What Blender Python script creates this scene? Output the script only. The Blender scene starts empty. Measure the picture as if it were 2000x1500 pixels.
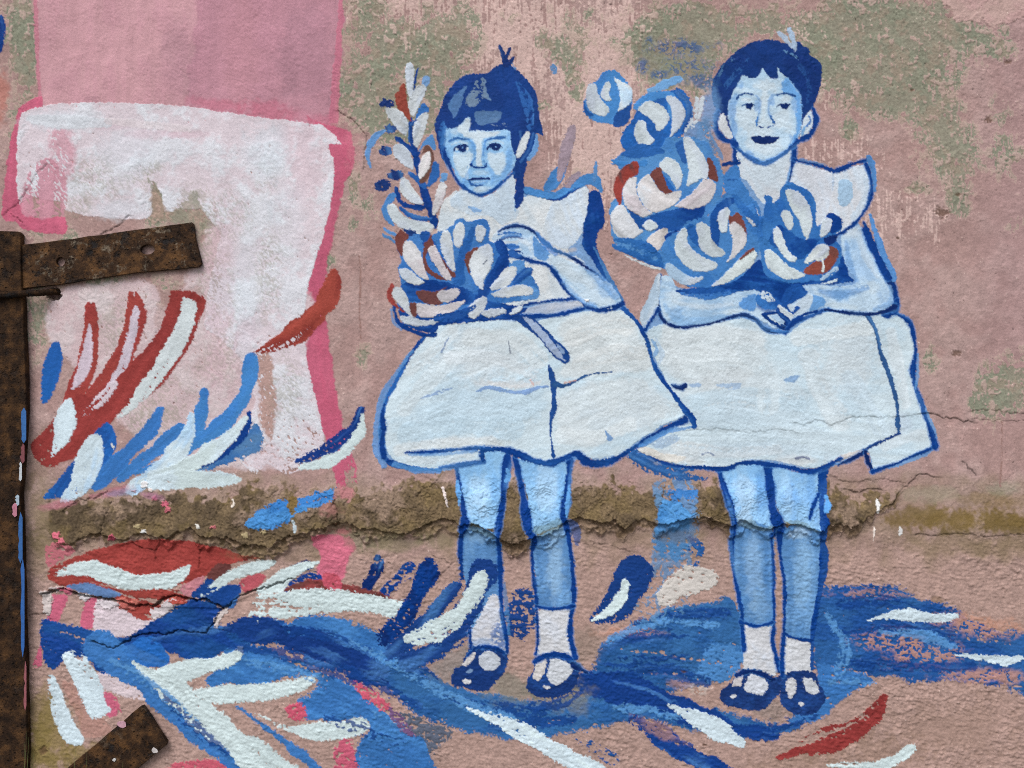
import bpy, bmesh, math, random
import numpy as np
from mathutils import Vector

rng = np.random.default_rng(7)
random.seed(7)
scene = bpy.context.scene
COL = scene.collection

# ------------------------------------------------------------------ camera, sky, sun, exposure
MM = 0.001                      # one pixel of the photograph on the wall plane is one millimetre
def WX(px): return (px - 1000.0) * MM
def WZ(py): return (1600.0 - py) * MM      # ground at z = 0, 100 mm below the lower edge of the picture

cam_d = bpy.data.cameras.new('camera')
cam = bpy.data.objects.new('camera', cam_d)
COL.objects.link(cam)
CAM_D = 1.75
cam.location = (0.0, -CAM_D, WZ(750))
cam.rotation_euler = (math.radians(90), 0, 0)
cam_d.sensor_width = 36.0
cam_d.lens = 36.0 * CAM_D / 2.0
cam_d.clip_end = 200.0
scene.camera = cam

world = bpy.data.worlds.new('World')
scene.world = world
world.use_nodes = True
wn, wl = world.node_tree.nodes, world.node_tree.links
wn.clear()
SUN_EL, SUN_AZ = 52.0, 205.0     # azimuth clockwise from +Y (behind the wall): the sun stands behind the camera, to its left
sky = wn.new('ShaderNodeTexSky')
sky.sky_type = 'NISHITA'
sky.sun_disc = False
sky.sun_elevation = math.radians(SUN_EL)
sky.sun_rotation = math.radians(SUN_AZ)
sky.dust_density = 4.0
hs = wn.new('ShaderNodeHueSaturation')
hs.inputs['Saturation'].default_value = 0.5
bg = wn.new('ShaderNodeBackground')
bg.inputs['Strength'].default_value = 0.10
wo = wn.new('ShaderNodeOutputWorld')
wl.new(sky.outputs[0], hs.inputs['Color'])
wl.new(hs.outputs[0], bg.inputs['Color'])
wl.new(bg.outputs[0], wo.inputs['Surface'])

sd = bpy.data.lights.new('sun', 'SUN')
sd.energy = 1.1
sd.angle = math.radians(35)
sd.color = (1.0, 0.985, 0.965)
sun = bpy.data.objects.new('sun', sd)
COL.objects.link(sun)
el, az = math.radians(SUN_EL), math.radians(SUN_AZ)
sdir = Vector((math.sin(az) * math.cos(el), math.cos(az) * math.cos(el), math.sin(el)))
sun.rotation_euler = sdir.to_track_quat('Z', 'Y').to_euler()
sun.location = sdir * 20

vs = scene.view_settings
vs.view_transform = 'Standard'
vs.look = 'None'
vs.gamma = 1.0
vs.use_curve_mapping = False
vs.exposure = 0.58
scene.cycles.filter_width = 1.0
scene.cycles.use_denoising = False

# ------------------------------------------------------------------ the canvas: the painted face of the wall, one sample every 1.5 mm
P = 1.5
X0, Y0 = -30.0, -30.0
CW, CH = 1374, 1041
gx = (X0 + P * np.arange(CW)).astype(np.float32)
gy = (Y0 + P * np.arange(CH)).astype(np.float32)
GX, GY = np.meshgrid(gx, gy)

_fx = np.fft.rfftfreq(CW)[None, :]
_fy = np.fft.fftfreq(CH)[:, None]
def noise(sx, sy=None, ang=0.0, lo=None):
    """smooth random field of unit spread; sx, sy are feature sizes in mm"""
    sy = sx if sy is None else sy
    w = np.fft.rfft2(rng.standard_normal((CH, CW)))
    c, s = math.cos(math.radians(ang)), math.sin(math.radians(ang))
    u, v = _fx * c + _fy * s, -_fx * s + _fy * c
    k = (u * sx / P) ** 2 + (v * sy / P) ** 2
    f = np.exp(-k * 4.0)
    if lo: f = f * (1 - np.exp(-(u ** 2 + v ** 2) * (lo / P) ** 2 * 4.0))
    a = np.fft.irfft2(w * f, s=(CH, CW)).astype(np.float32)
    return a / a.std()

N3, N5, N9, N9b, N16, N30, N30b, N70, N160 = noise(1.6), noise(2.8), noise(5), noise(5), noise(9), noise(18), noise(18), noise(42), noise(110)
NV = noise(2.5, 24)               # runs downward
NH = noise(30, 2.2)               # runs across
RG = noise(7.5, 3.2, 8)            # coarse, slightly slanted trowel grain
RD = noise(5.5, 2.4, 52)           # slanting grain of the upper left
TEX = np.kron(np.ones((1, 1)), rng.standard_normal((256, 256))).astype(np.float32)
TEX = (TEX + np.roll(TEX, 1, 0) + np.roll(TEX, 1, 1) + np.roll(np.roll(TEX, 1, 0), 1, 1)) / 2.0

def tex(u, v):
    ui, vi = np.floor(u), np.floor(v)
    fu, fv = (u - ui).astype(np.float32), (v - vi).astype(np.float32)
    ui, vi = ui.astype(np.int32) & 255, vi.astype(np.int32) & 255
    u1, v1 = (ui + 1) & 255, (vi + 1) & 255
    return (TEX[vi, ui] * (1 - fu) + TEX[vi, u1] * fu) * (1 - fv) + (TEX[v1, ui] * (1 - fu) + TEX[v1, u1] * fu) * fv

def sstep(a, b, x):
    t = np.clip((x - a) / (b - a), 0, 1)
    return t * t * (3 - 2 * t)

def lin(c):
    c = np.asarray(c, np.float32) / 255.0
    return np.where(c <= 0.04045, c / 12.92, ((c + 0.055) / 1.055) ** 2.4).astype(np.float32)

def lerp(a, b, t): return a + (b - a) * t

# lower part of the wall is coarser than the upper
LOW = sstep(1000, 1090, GY + 10 * N30)
SMOOTHR = sstep(1650, 1800, GX) * sstep(350, 450, GY) * (1 - sstep(900, 960, GY))
UL = (1 - sstep(600, 760, GX)) * (1 - sstep(850, 950, GY))
GRAIN = (0.55 * RG + 0.5 * N9 + 0.45 * N5) * LOW + (1 - LOW) * ((0.5 * N9 + 0.5 * N5 + 0.3 * N3) * (1 - UL) + UL * (0.75 * RD + 0.4 * N5 + 0.3 * N9))
GRAIN /= GRAIN.std()

C = np.zeros((CH, CW, 3), np.float32)      # albedo
GL = np.zeros((CH, CW), np.float32)        # how much fresh paint (less matt)
ID = np.zeros((CH, CW), np.int32)          # which part of the wall a sample belongs to
HT = np.zeros((CH, CW), np.float32)        # paint and flake thickness, mm

PARTS = {}                                  # key -> dict(id, name, parent, label)
ORDER = []
def part(key, parent=None, label=None):
    PARTS[key] = dict(id=len(PARTS) + 1, name=key.split('/')[-1].split('#')[0], parent=parent, label=label)
    ORDER.append(key)
    return key
_auto = [0]
def pid(key):
    if key is None: return None
    if key.endswith('#'):
        _auto[0] += 1
        key = key + str(_auto[0])
    if key not in PARTS:
        base = key.split('#')[0]
        part(key, base.rsplit('/', 1)[0] if '/' in base else None)
    return PARTS[key]['id']

def pts(s):
    a = np.array([float(v) for v in s.split()], np.float32)
    return a.reshape(-1, 2)

def spline(p, closed, n=4):
    m = len(p)
    if m < 3: return p
    out = []
    rngi = range(m) if closed else range(m - 1)
    for i in rngi:
        if closed: p0, p1, p2, p3 = p[i - 1], p[i], p[(i + 1) % m], p[(i + 2) % m]
        else: p0, p1, p2, p3 = p[max(i - 1, 0)], p[i], p[i + 1], p[min(i + 2, m - 1)]
        for k in range(n):
            t = k / n
            out.append(0.5 * (2 * p1 + (p2 - p0) * t + (2 * p0 - 5 * p1 + 4 * p2 - p3) * t * t + (3 * p1 - p0 - 3 * p2 + p3) * t ** 3))
    if not closed: out.append(p[-1])
    return np.array(out, np.float32)

def window(p, pad):
    i0 = max(int((p[:, 0].min() - pad - X0) / P), 0); i1 = min(int((p[:, 0].max() + pad - X0) / P) + 2, CW)
    j0 = max(int((p[:, 1].min() - pad - Y0) / P), 0); j1 = min(int((p[:, 1].max() + pad - Y0) / P) + 2, CH)
    if i1 <= i0 or j1 <= j0: return None
    return slice(j0, j1), slice(i0, i1)

def lay(sl, m, col, al=1.0, var=0.05, br=None, solid=None, key=None, h=0.25, gloss=1.0, c2=None, mix=None):
    col = lin(col)
    v = 0.6 * N30[sl] + 0.4 * N9[sl]
    if br is not None: v = 0.5 * v + 0.8 * br
    k = (1 + var * v)[..., None]
    cc = col * k
    if c2 is None and br is not None and col.max() < 0.5 and col[2] > col[0]:
        # a loaded brush leaves thinner, paler bristle tracks in the dark blues
        cc = lerp(cc, lin((84, 140, 200)), (0.48 * sstep(0.4, 1.9, 0.9 * br + 0.5 * N70[sl]))[..., None])
    if c2 is not None:
        cc = lerp(cc, lin(c2) * k, (sstep(-0.6, 0.9, (0.6 * v + 0.6 * N70[sl])) if mix is None else mix)[..., None])
    a = (m * al)[..., None]
    C[sl] = C[sl] * (1 - a) + cc * a
    GL[sl] = np.maximum(GL[sl] * (1 - m * al), m * al * gloss)
    HT[sl] += m * al * h * (1 + (0.5 * br if br is not None else 0.0))
    if key is not None:
        i = pid(key)
        s = (m > 0.5) if solid is None else solid
        ID[sl][s] = i

def drycut(sl, d, br=None):
    """paint only catches on the high grains when the brush is dry; d = 0 wet .. 1 bare"""
    g = GRAIN[sl] if br is None else 0.5 * GRAIN[sl] + 0.85 * br
    thr = lerp(-3.2, 1.9, d)
    return sstep(thr - 0.22, thr + 0.22, g)

def F(key, col, s, e=1.2, sm=1, al=1.0, dry=0.0, dg=None, dir=None, var=0.05, soft=0.9, h=0.25, c2=None, gloss=1.0, n=4, fray=0.6, solid=True, bf=0.30):
    """a filled shape. dg = (x0, y0, d0, x1, y1, d1): dryness runs along a line"""
    p = pts(s)
    if sm: p = spline(p, True, n)
    sl = window(p, 6 + 3 * soft + 3 * e)
    if sl is None: return
    X = GX[sl] + e * (0.55 * N30[sl] + 0.35 * N9[sl]); Y = GY[sl] + e * (0.55 * N30b[sl] + 0.35 * N9b[sl])
    d2 = np.full(X.shape, 1e12, np.float32); ins = np.zeros(X.shape, bool)
    q = np.roll(p, -1, 0)
    for (ax, ay), (bx, by) in zip(p, q):
        ex, ey = bx - ax, by - ay
        L = ex * ex + ey * ey
        if L < 1e-6: continue
        wx, wy = X - ax, Y - ay
        t = np.clip((wx * ex + wy * ey) / L, 0, 1)
        dd = (wx - t * ex) ** 2 + (wy - t * ey) ** 2
        np.minimum(d2, dd, out=d2)
        if ay != by:
            c = ((ay > Y) != (by > Y)) & (X < ex * (Y - ay) / ey + ax)
            ins ^= c
    sd_ = np.sqrt(d2); sd_ = np.where(ins, sd_, -sd_)
    m = sstep(-soft, soft, sd_ + fray * (0.6 * N3[sl] + 0.8 * N5[sl]))
    br = None
    if dir is not None:
        a = math.radians(dir); u = GX[sl] * math.cos(a) + GY[sl] * math.sin(a); v = -GX[sl] * math.sin(a) + GY[sl] * math.cos(a)
        v = v + 2.5 * N70[sl]
        br = 0.7 * tex(u * 0.018 + p[0, 0] * .37, v * bf + p[0, 1] * .71) + 0.75 * tex(u * 0.010 + p[0, 1] * .23, v * 0.11 + p[0, 0] * .57)
    d = dry
    if dg is not None:
        x0, y0, a0, x1, y1, a1 = dg
        L = (x1 - x0) ** 2 + (y1 - y0) ** 2
        t = np.clip(((GX[sl] - x0) * (x1 - x0) + (GY[sl] - y0) * (y1 - y0)) / L, 0, 1)
        d = a0 + (a1 - a0) * t
    sol = (m > 0.5) if solid else None
    if dg is not None or dry > 0: m = m * drycut(sl, d, br)
    lay(sl, m, col, al, var, br, sol, key, h, gloss, c2)

def K(key, col, w, s, dry=(0, 0), e=0.8, al=1.0, var=0.09, soft=0.9, h=0.25, c2=None, n=5, fray=0.6, gloss=1.0, solid=True, bk=1.0, halo=True):
    """one brush stroke along a spine; w = full width or a list of widths; dry = (start, end) dryness"""
    if key is not None and halo and key in ('painted_girl#1', 'painted_girl#2') and col in (DB, NVY) and np.max(w) >= 5:
        # the outline was first drawn wide in a thinner mid blue, then sharpened with the dark
        ww_ = np.array([w] if np.isscalar(w) else w, np.float32)
        if np.isscalar(w): ww_ = np.array([w, w], np.float32)
        K(key, (66, 122, 190), list(ww_ * 1.12 + 3.0), s, dry=(.40, .46), e=e, al=.6, h=.1, halo=False, soft=1.6)
        if dry == (0, 0): dry = (.13, .15)
    p = pts(s)
    m0 = len(p)
    wl_ = np.full(m0, w, np.float32) if np.isscalar(w) else np.array(w, np.float32)
    if len(wl_) != m0: wl_ = np.interp(np.linspace(0, 1, m0), np.linspace(0, 1, len(wl_)), wl_).astype(np.float32)
    if m0 >= 3:
        q = spline(p, False, n)
        ww = np.interp(np.linspace(0, m0 - 1, len(q)), np.arange(m0), wl_) * 0.5
    else:
        q, ww = p, wl_ * 0.5
    if m0 >= 3: ww = ww * (1 + 0.16 * np.sin(np.arange(len(q)) * 0.55 + q[0, 0]) + 0.10 * np.sin(np.arange(len(q)) * 1.3 + q[0, 1]))
    sl = window(q, float(ww.max()) + 5 + 3 * soft + 3 * e)
    if sl is None: return
    X = GX[sl] + e * (0.55 * N30[sl] + 0.35 * N9[sl]); Y = GY[sl] + e * (0.55 * N30b[sl] + 0.35 * N9b[sl])
    best = np.full(X.shape, 1e9, np.float32); S = np.zeros(X.shape, np.float32); T = np.zeros(X.shape, np.float32); W = np.ones(X.shape, np.float32)
    ln = np.concatenate([[0], np.cumsum(np.hypot(*(q[1:] - q[:-1]).T))])
    for k in range(len(q) - 1):
        ax, ay = q[k]; bx, by = q[k + 1]
        ex, ey = bx - ax, by - ay
        L = ex * ex + ey * ey
        if L < 1e-6: continue
        wx, wy = X - ax, Y - ay
        t = np.clip((wx * ex + wy * ey) / L, 0, 1)
        w_ = ww[k] + (ww[k + 1] - ww[k]) * t
        dd = np.sqrt((wx - t * ex) ** 2 + (wy - t * ey) ** 2) - w_
        u = dd < best
        best = np.where(u, dd, best)
        S = np.where(u, (wx * ey - wy * ex) / math.sqrt(L), S)
        T = np.where(u, ln[k] + t * (ln[k + 1] - ln[k]), T)
        W = np.where(u, w_, W)
    m = sstep(-soft, soft, -best + fray * (0.6 * N3[sl] + 0.8 * N5[sl]))
    br = (0.7 * tex(T * 0.018 + q[0, 0] * .31, S * 0.30 + q[0, 1] * .53) + 0.75 * tex(T * 0.009 + q[0, 1] * .23, S * 0.12 + q[0, 0] * .41)) * bk
    sol = (m > 0.5) if solid else None
    if dry[0] > 0 or dry[1] > 0:
        tt = T / max(ln[-1], 1e-3)
        d = dry[0] + (dry[1] - dry[0]) * tt
        m = m * drycut(sl, d, br)
    lay(sl, m, col, al, var, br, sol, key, h, gloss, c2)

def B(col, x, y, rx, ry, al=0.6, rot=0.0, dry=0.0, key=None, h=0.0, rag=0.25):
    """a soft wash of thin paint or stain"""
    R = max(rx, ry) * 1.6
    sl = window(np.array([[x - R, y - R], [x + R, y + R]], np.float32), 2)
    if sl is None: return
    a = math.radians(rot)
    u = (GX[sl] - x) * math.cos(a) + (GY[sl] - y) * math.sin(a); v = -(GX[sl] - x) * math.sin(a) + (GY[sl] - y) * math.cos(a)
    r = np.sqrt((u / rx) ** 2 + (v / ry) ** 2) + rag * (0.5 * N30[sl] + 0.4 * N9[sl])
    m = 1 - sstep(0.45, 1.25, r)
    if dry > 0: m = m * drycut(sl, dry)
    lay(sl, m, col, al, 0.05, None, None, key, h, 0.3)
# ------------------------------------------------------------------ bare wall: old pink limewash over grey-green render
PINK, PINK2, BEIGE, GREEN, GREEN2, CHALK = (167, 138, 134), (175, 149, 145), (170, 143, 134), (136, 139, 121), (124, 136, 115), (212, 186, 179)
_m = sstep(-1.2, 1.2, 0.8 * N70 + 0.5 * N30)[..., None]
C[:] = lerp(lin(PINK), lin(PINK2), _m) * (1 + 0.045 * N16 + 0.035 * N5 + 0.03 * N3)[..., None]
_low = (sstep(960, 1100, GY + 25 * N70) * 0.9)[..., None]
C[:] = lerp(C, lin(BEIGE) * (1 + 0.05 * N16 + 0.06 * N5)[..., None], _low)
# right-hand wall a little mauve
C[:] = lerp(C, lin((168, 138, 139)) * (1 + 0.05 * N16)[..., None], (sstep(1850, 2000, GX) * (1 - sstep(650, 900, GY)) * 0.6)[..., None])

def guide(lst):
    g = np.zeros((CH, CW), np.float32)
    for x, y, rx, ry, a in lst:
        g += a * np.exp(-((GX - x) / rx) ** 2 - ((GY - y) / ry) ** 2)
    return g

RAG = 0.55 * N30 + 0.5 * N16 + 0.35 * N9 + 0.45 * N70 + 0.22 * N5
RAG = (RAG + 0.35 * NV) / np.sqrt(1 + 0.35 ** 2)
# chalky pale remains
pale = guide([(820, 20, 120, 60, .9), (1010, 60, 110, 70, .9), (1200, 110, 70, 110, 1.1), (1170, 300, 60, 120, .9), (1110, 230, 60, 120, .5),
              (1640, 330, 110, 90, .34), (1780, 430, 90, 60, .36), (1560, 90, 60, 60, .5), (1610, 170, 60, 40, .4), (1000, 130, 80, 50, .4), (900, 440, 60, 60, .2)])
pm = sstep(0.36, 0.52, pale + 0.24 * (0.5 * N16 + 0.5 * N9 + 0.5 * N5 + 1.1 * NV) * sstep(.03, .30, pale) - 0.05)
C[:] = lerp(C, lin(CHALK) * (1 + 0.05 * N5 + 0.04 * N3)[..., None], (pm * 0.64)[..., None])
HT += 0.25 * pm
# where the limewash has come off
bare = guide([(710, 60, 60, 120, .80), (800, 60, 70, 70, .50), (740, 190, 80, 80, .85), (850, 170, 60, 60, .45), (870, 90, 60, 80, .75), (900, 60, 40, 60, .5), (790, 250, 60, 40, .6), (1010, 30, 60, 30, .3),
              (1120, 60, 50, 60, .5), (1125, 150, 20, 60, .5), (1330, 80, 95, 75, 1.3), (1310, 120, 70, 50, .9), (1430, 45, 80, 40, .7), (1500, 40, 60, 30, .4),
              (1640, 60, 110, 70, 1.0), (1740, 90, 110, 75, 1.2), (1660, 130, 70, 40, .9), (1800, 30, 60, 40, .5), (1850, 70, 60, 30, .5), (1780, 140, 60, 30, .8), (1700, 195, 90, 30, .6), (1800, 190, 60, 30, .6), (1840, 60, 30, 40, .6),
              (1950, 90, 40, 40, .6), (1890, 70, 20, 40, .4), (1850, 260, 40, 60, .85), (1870, 330, 40, 60, .7), (1820, 240, 40, 30, .6), (1970, 320, 40, 60, .5), (1960, 210, 30, 40, .45), (1790, 310, 22, 40, .55),
              (1740, 215, 50, 25, .5), (1660, 255, 18, 22, 1.3), (1785, 370, 30, 12, .9), (1875, 400, 18, 25, .9), (1975, 740, 55, 50, 1.0), (1960, 790, 60, 30, .6), (1990, 440, 30, 20, .6), (1940, 840, 20, 40, .4), (1820, 700, 16, 30, .7),
              (35, 60, 36, 80, .95), (20, 150, 26, 60, .4), (55, 150, 18, 60, .8), (30, 270, 25, 60, .35), (50, 240, 20, 60, .3), (75, 560, 50, 60, .6), (60, 650, 30, 80, .5), (230, 560, 60, 40, .7), (200, 560, 40, 40, .4), (310, 400, 40, 50, .7), (400, 440, 40, 30, .5),
              (100, 460, 60, 30, .6), (330, 600, 60, 70, .45), (140, 620, 40, 60, .2), (705, 690, 22, 28, .8), (640, 510, 14, 16, 1.0), (690, 440, 14, 14, .7), (720, 400, 30, 40, .4), (690, 350, 14, 40, .6), (1100, 420, 20, 40, .3), (1130, 350, 25, 30, .4), (1240, 300, 12, 30, .4), (1190, 400, 12, 20, .4), (770, 880, 50, 40, .25), (1060, 80, 20, 20, .5), (1090, 105, 22, 22, .8), (1060, 205, 22, 14, .6)])
bm = sstep(0.40, 0.47, bare + 0.29 * RAG * sstep(.02, .34, bare))
bm = bm * (1 - 0.75 * sstep(0.35, 0.8, (0.7 * N16 + 0.6 * N9 + 0.35 * N5 + 0.4 * NV) - 1.1 * sstep(.6, 1.3, bare)))
hi = sstep(0.30, 0.40, bare + 0.29 * RAG * sstep(.02, .34, bare)) - bm          # thin chalky rim of the flakes
C[:] = lerp(C, lin((196, 172, 160)), (0.45 * np.clip(hi, 0, 1))[..., None])
C[:] = lerp(C, lerp(lin(GREEN), lin(GREEN2), sstep(-1, 1, N70 + 0.5 * N16)[..., None]) * (1 + 0.07 * N5 + 0.06 * N9 + 0.04 * N3)[..., None], (bm * 0.80)[..., None])
C[:] = lerp(C, lin((164, 140, 126)), (bm * 0.35 * sstep(0.2, 1.2, N30b + 0.5 * N9b))[..., None])
HT -= 0.7 * bm
# upper right: an older, thicker pink skin still holding on
F(None, (190, 162, 156), "1835 -40 1842 8 1856 14 1860 40 1866 45 1900 38 1912 42 1920 32 1930 52 1940 57 1952 42 1970 44 1985 36 2040 28 2040 -40", sm=0, e=2.5, h=1.1, gloss=0, var=.07, c2=(182, 150, 148))
# tiny pinholes and chalk specks
_sp = (N3 + 0.6 * N5)
C[:] = lerp(C, lin((226, 206, 196)), (0.7 * sstep(3.3, 3.7, _sp))[..., None])
C[:] = C * (1 - 0.55 * sstep(3.1, 3.6, -_sp))[..., None]
BARE = C.copy()

# ------------------------------------------------------------------ the crumbling render ledge that crosses the wall
_lx = [60, 88, 107, 125, 140, 165, 200, 235, 250, 262, 290, 330, 350, 375, 390, 410, 440, 465, 476, 510, 528, 534, 545, 570, 610, 640, 662, 680, 700, 720, 750, 775, 800, 820, 840, 862, 880, 895, 908, 930, 950, 975, 1000, 1025, 1050, 1075, 1098, 1115, 1132, 1150, 1175, 1200, 1210, 1222, 1240, 1257, 1282, 1305, 1325, 1350, 1370, 1390, 1412, 1430, 1445, 1462, 1482, 1505, 1522, 1540, 1557, 1575, 1592, 1605, 1615, 1637, 1657, 1675, 1690, 1700, 1712, 1737, 1750, 1765, 1800, 2100]
_ly = [1030, 1030, 1055, 1060, 1060, 1046, 1040, 1051, 1053, 1043, 1040, 1050, 1036, 1030, 1044, 1047, 1046, 1050, 1061, 1060, 1066, 1066, 1052, 1042, 1036, 1026, 1018, 1019, 1027, 1027, 1034, 1039, 1039, 1028, 1019, 1010, 1012, 1022, 1021, 1022, 1031, 1048, 1061, 1051, 1046, 1041, 1022, 1012, 1007, 1012, 1019, 1010, 1028, 1030, 1014, 1011, 1021, 1021, 1012, 1009, 1005, 1012, 1022, 1023, 1012, 1019, 1030, 1030, 1021, 1023, 1021, 1027, 1035, 1036, 1025, 1021, 1029, 1020, 1007, 1003, 995, 984, 970, 957, 955, 955]
_tx = [60, 95, 130, 220, 290, 400, 460, 500, 560, 600, 650, 700, 760, 790, 830, 880, 940, 1050, 1120, 1200, 1225, 1260, 1300, 1350, 1400, 1500, 1600, 1640, 1700, 1760, 2100]
_ty = [985, 985, 972, 962, 956, 966, 955, 945, 946, 946, 952, 958, 948, 930, 928, 935, 935, 934, 936, 938, 930, 952, 955, 950, 934, 935, 945, 955, 955, 950, 950]
_jit = 0.9 * N9[520] + 0.7 * N5[520] + 0.8 * N16[520]
YL = (np.interp(gx, _lx, _ly) + _jit).astype(np.float32)
YT = (np.interp(gx, _tx, _ty) + 3 * N16[300]).astype(np.float32)
AMP = (np.interp(gx, [60, 92, 112, 600, 900, 1300, 1620, 1690, 1745, 1768], [0, 3, 11, 13, 16, 15, 13, 9, 4, 0]) * (1 + 0.16 * N70[400])).astype(np.float32)
TL = (GY - YT[None]) / np.maximum(YL - YT, 8)[None]
under = GY - YL[None]
up = np.clip((TL + 0.12) / 1.12, 0, 1)
prof = np.where(under <= 0, 0.70 * up ** 1.15 + 0.30 * sstep(0.0, 0.55, up), 0)
dropw = 5 + 3 * np.abs(N30) + 2 * np.abs(N9)
kink = np.abs(N30[500]) * 1.0 + np.abs(N16[430]) * 0.6
YL2 = YL + np.clip(4 + 15 * (np.interp(gx, [60, 380, 420, 540, 640, 720, 800, 830, 890, 950, 1080, 1200, 1250, 1300, 1450, 1620, 1660, 1700], [.2, .2, .8, 1, .3, .9, .3, 1.3, 1.2, .4, .9, 1.0, .7, .2, .6, .9, .3, .2]) + 0.5 * (kink - 0.9)), 2, 26).astype(np.float32)
under2 = GY - YL2[None]
low_step = 0.42 + 0.10 * N30
prof = np.where(under > 0, np.where(under2 < 0, lerp(1.0, low_step, sstep(0, 1, under / 3.5)) + 0.10 * N9, low_step * (1 - sstep(0, 1, under2 / dropw))), prof)
inb = sstep(-0.15, 0.25, TL) * (1 - sstep(0, 16, under))
LEDGE = AMP[None] * prof + inb * (AMP[None] / 20) * (1.3 * N30 + 0.9 * N70 + 0.35 * N16 + 0.30 * N9 + 0.22 * N5)
terr = N70 * 1.1 + N30 * 0.9 + 0.25 * N9
LEDGE += inb * (AMP[None] / 20) * 2.6 * (np.floor(terr * 1.1) + sstep(0.80, 1.0, terr * 1.1 - np.floor(terr * 1.1)) - terr * 1.1)
LEDGE += 3.0 * sstep(960, 1010, GY) * (1 - sstep(1025, 1075, GY)) * sstep(1640, 1760, GX) * (1 + 0.3 * N70)   # soft swelling at the right
# lichen brown of the ledge
edge_n = 7 * N16 + 6 * N9 + 6 * N30
lm = sstep(-6, 7, GY - YT[None] - 8 + edge_n) * (1 - sstep(1, 6, under + 1.5 * N9)) * sstep(78, 100, GX + 8 * N30) * (1 - sstep(1750, 1772, GX + 8 * N16))
lc = lerp(lin((113, 97, 72)), lin((78, 67, 50)), sstep(-0.8, 1.3, 0.8 * N70 + 0.45 * N30 + 0.3 * N9)[..., None])
lc = lerp(lc, lin((110, 95, 60)), (0.5 * sstep(0.2, 1.6, N30b + 0.4 * N9))[..., None])
lc = lerp(lc, lin((142, 122, 106)), (0.75 * sstep(0.3, 1.3, N160 * 0.5 + N70 * 0.6 + 0.35 * N16 + 0.5 - 1.1 * TL))[..., None])
lc = lc * (1 + 0.12 * N5 + 0.10 * N3 + 0.05 * N9)[..., None]
C[:] = lerp(C, lc, (lm * 0.95)[..., None])
# stain creeping above and below it
st = sstep(910, 960, GY + 10 * N30) * (1 - sstep(1030, 1110, GY + 14 * N30)) * (1 - lm)
C[:] = lerp(C, lin((126, 114, 82)), (st * 0.42 * (0.6 + 0.4 * sstep(-1, 1, N30b)) * sstep(55, 80, GX))[..., None])
bnd = sstep(0, 2, under) * (1 - sstep(-1, 4, under2 + 1.2 * N9)) * sstep(95, 110, GX) * (1 - sstep(1745, 1768, GX))
C[:] = lerp(C, lerp(lin((104, 86, 66)), lin((132, 112, 94)), sstep(-1, 1, N30b + 0.5 * N9)[..., None]) * (1 + 0.12 * N5 + 0.08 * N3)[..., None], (bnd * 0.9)[..., None])
for k, (xa, xb) in enumerate([(-99, 940), (940, 1065), (1065, 1505), (1505, 9999)]):
    part('plaster_ledge#%d' % k, None, ['long left stretch of crumbling olive brown ledge', 'short stretch of ledge between the legs of the painted girl on the left', 'stretch of olive brown ledge between the two painted girls', 'tapering right end of the olive brown ledge'][k])
    ID[((lm > 0.5) | (bnd > 0.5)) & (GX >= xa) & (GX < xb)] = PARTS['plaster_ledge#%d' % k]['id']
# olive band at the right, other damp stains and darker patches
for a in [(1800, 1012, 75, 24, .8), (1870, 1015, 80, 25, .85), (1950, 1020, 90, 22, .85), (2030, 1022, 80, 22, .85), (1930, 975, 60, 16, .45), (1990, 975, 60, 22, .35)]:
    B((122, 102, 62), *a, rag=.35)
for a in [(1880, 1060, 120, 26, .45), (1980, 1070, 80, 30, .4), (1790, 985, 50, 20, .3)]:
    B((134, 116, 92), *a, rag=.35)
B((158, 150, 132), 1815, 965, 60, 18, .5); B((150, 148, 130), 1965, 955, 40, 16, .5)
for a in [(100, 1440, 60, 70, .8), (75, 1390, 30, 60, .6), (60, 1480, 50, 60, .8), (170, 1480, 60, 40, .7)]:
    B((132, 116, 70), *a, rag=.3)
for a in [(70, 1000, 30, 60, .5), (75, 1090, 30, 60, .4), (80, 900, 30, 60, .3), (90, 1050, 40, 40, .35), (440, 1075, 80, 20, .35), (580, 1080, 60, 25, .3), (740, 1050, 50, 30, .5), (860, 1045, 60, 25, .4)]:  # left-hand ones turn the wall beside the post darker olive
    B((126, 112, 84), *a, rag=.35)
for a in [(1700, 1470, 120, 40, .35), (1560, 1490, 90, 30, .3), (1860, 1430, 150, 60, .22), (1829, 1172, 14, 8, .6)]:
    B((128, 104, 84), *a, rag=.35)
# ------------------------------------------------------------------ paint colours
DB, NVY, MB, LB, PB, WB, WW, WG = (4, 57, 132), (8, 40, 102), (34, 98, 176), (70, 134, 200), (146, 190, 228), (201, 219, 229), (209, 212, 217), (200, 217, 220)
RED, RED2, MAR, HOT, LAV = (143, 58, 56), (155, 67, 62), (102, 60, 58), (193, 99, 125), (206, 196, 206)

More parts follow.
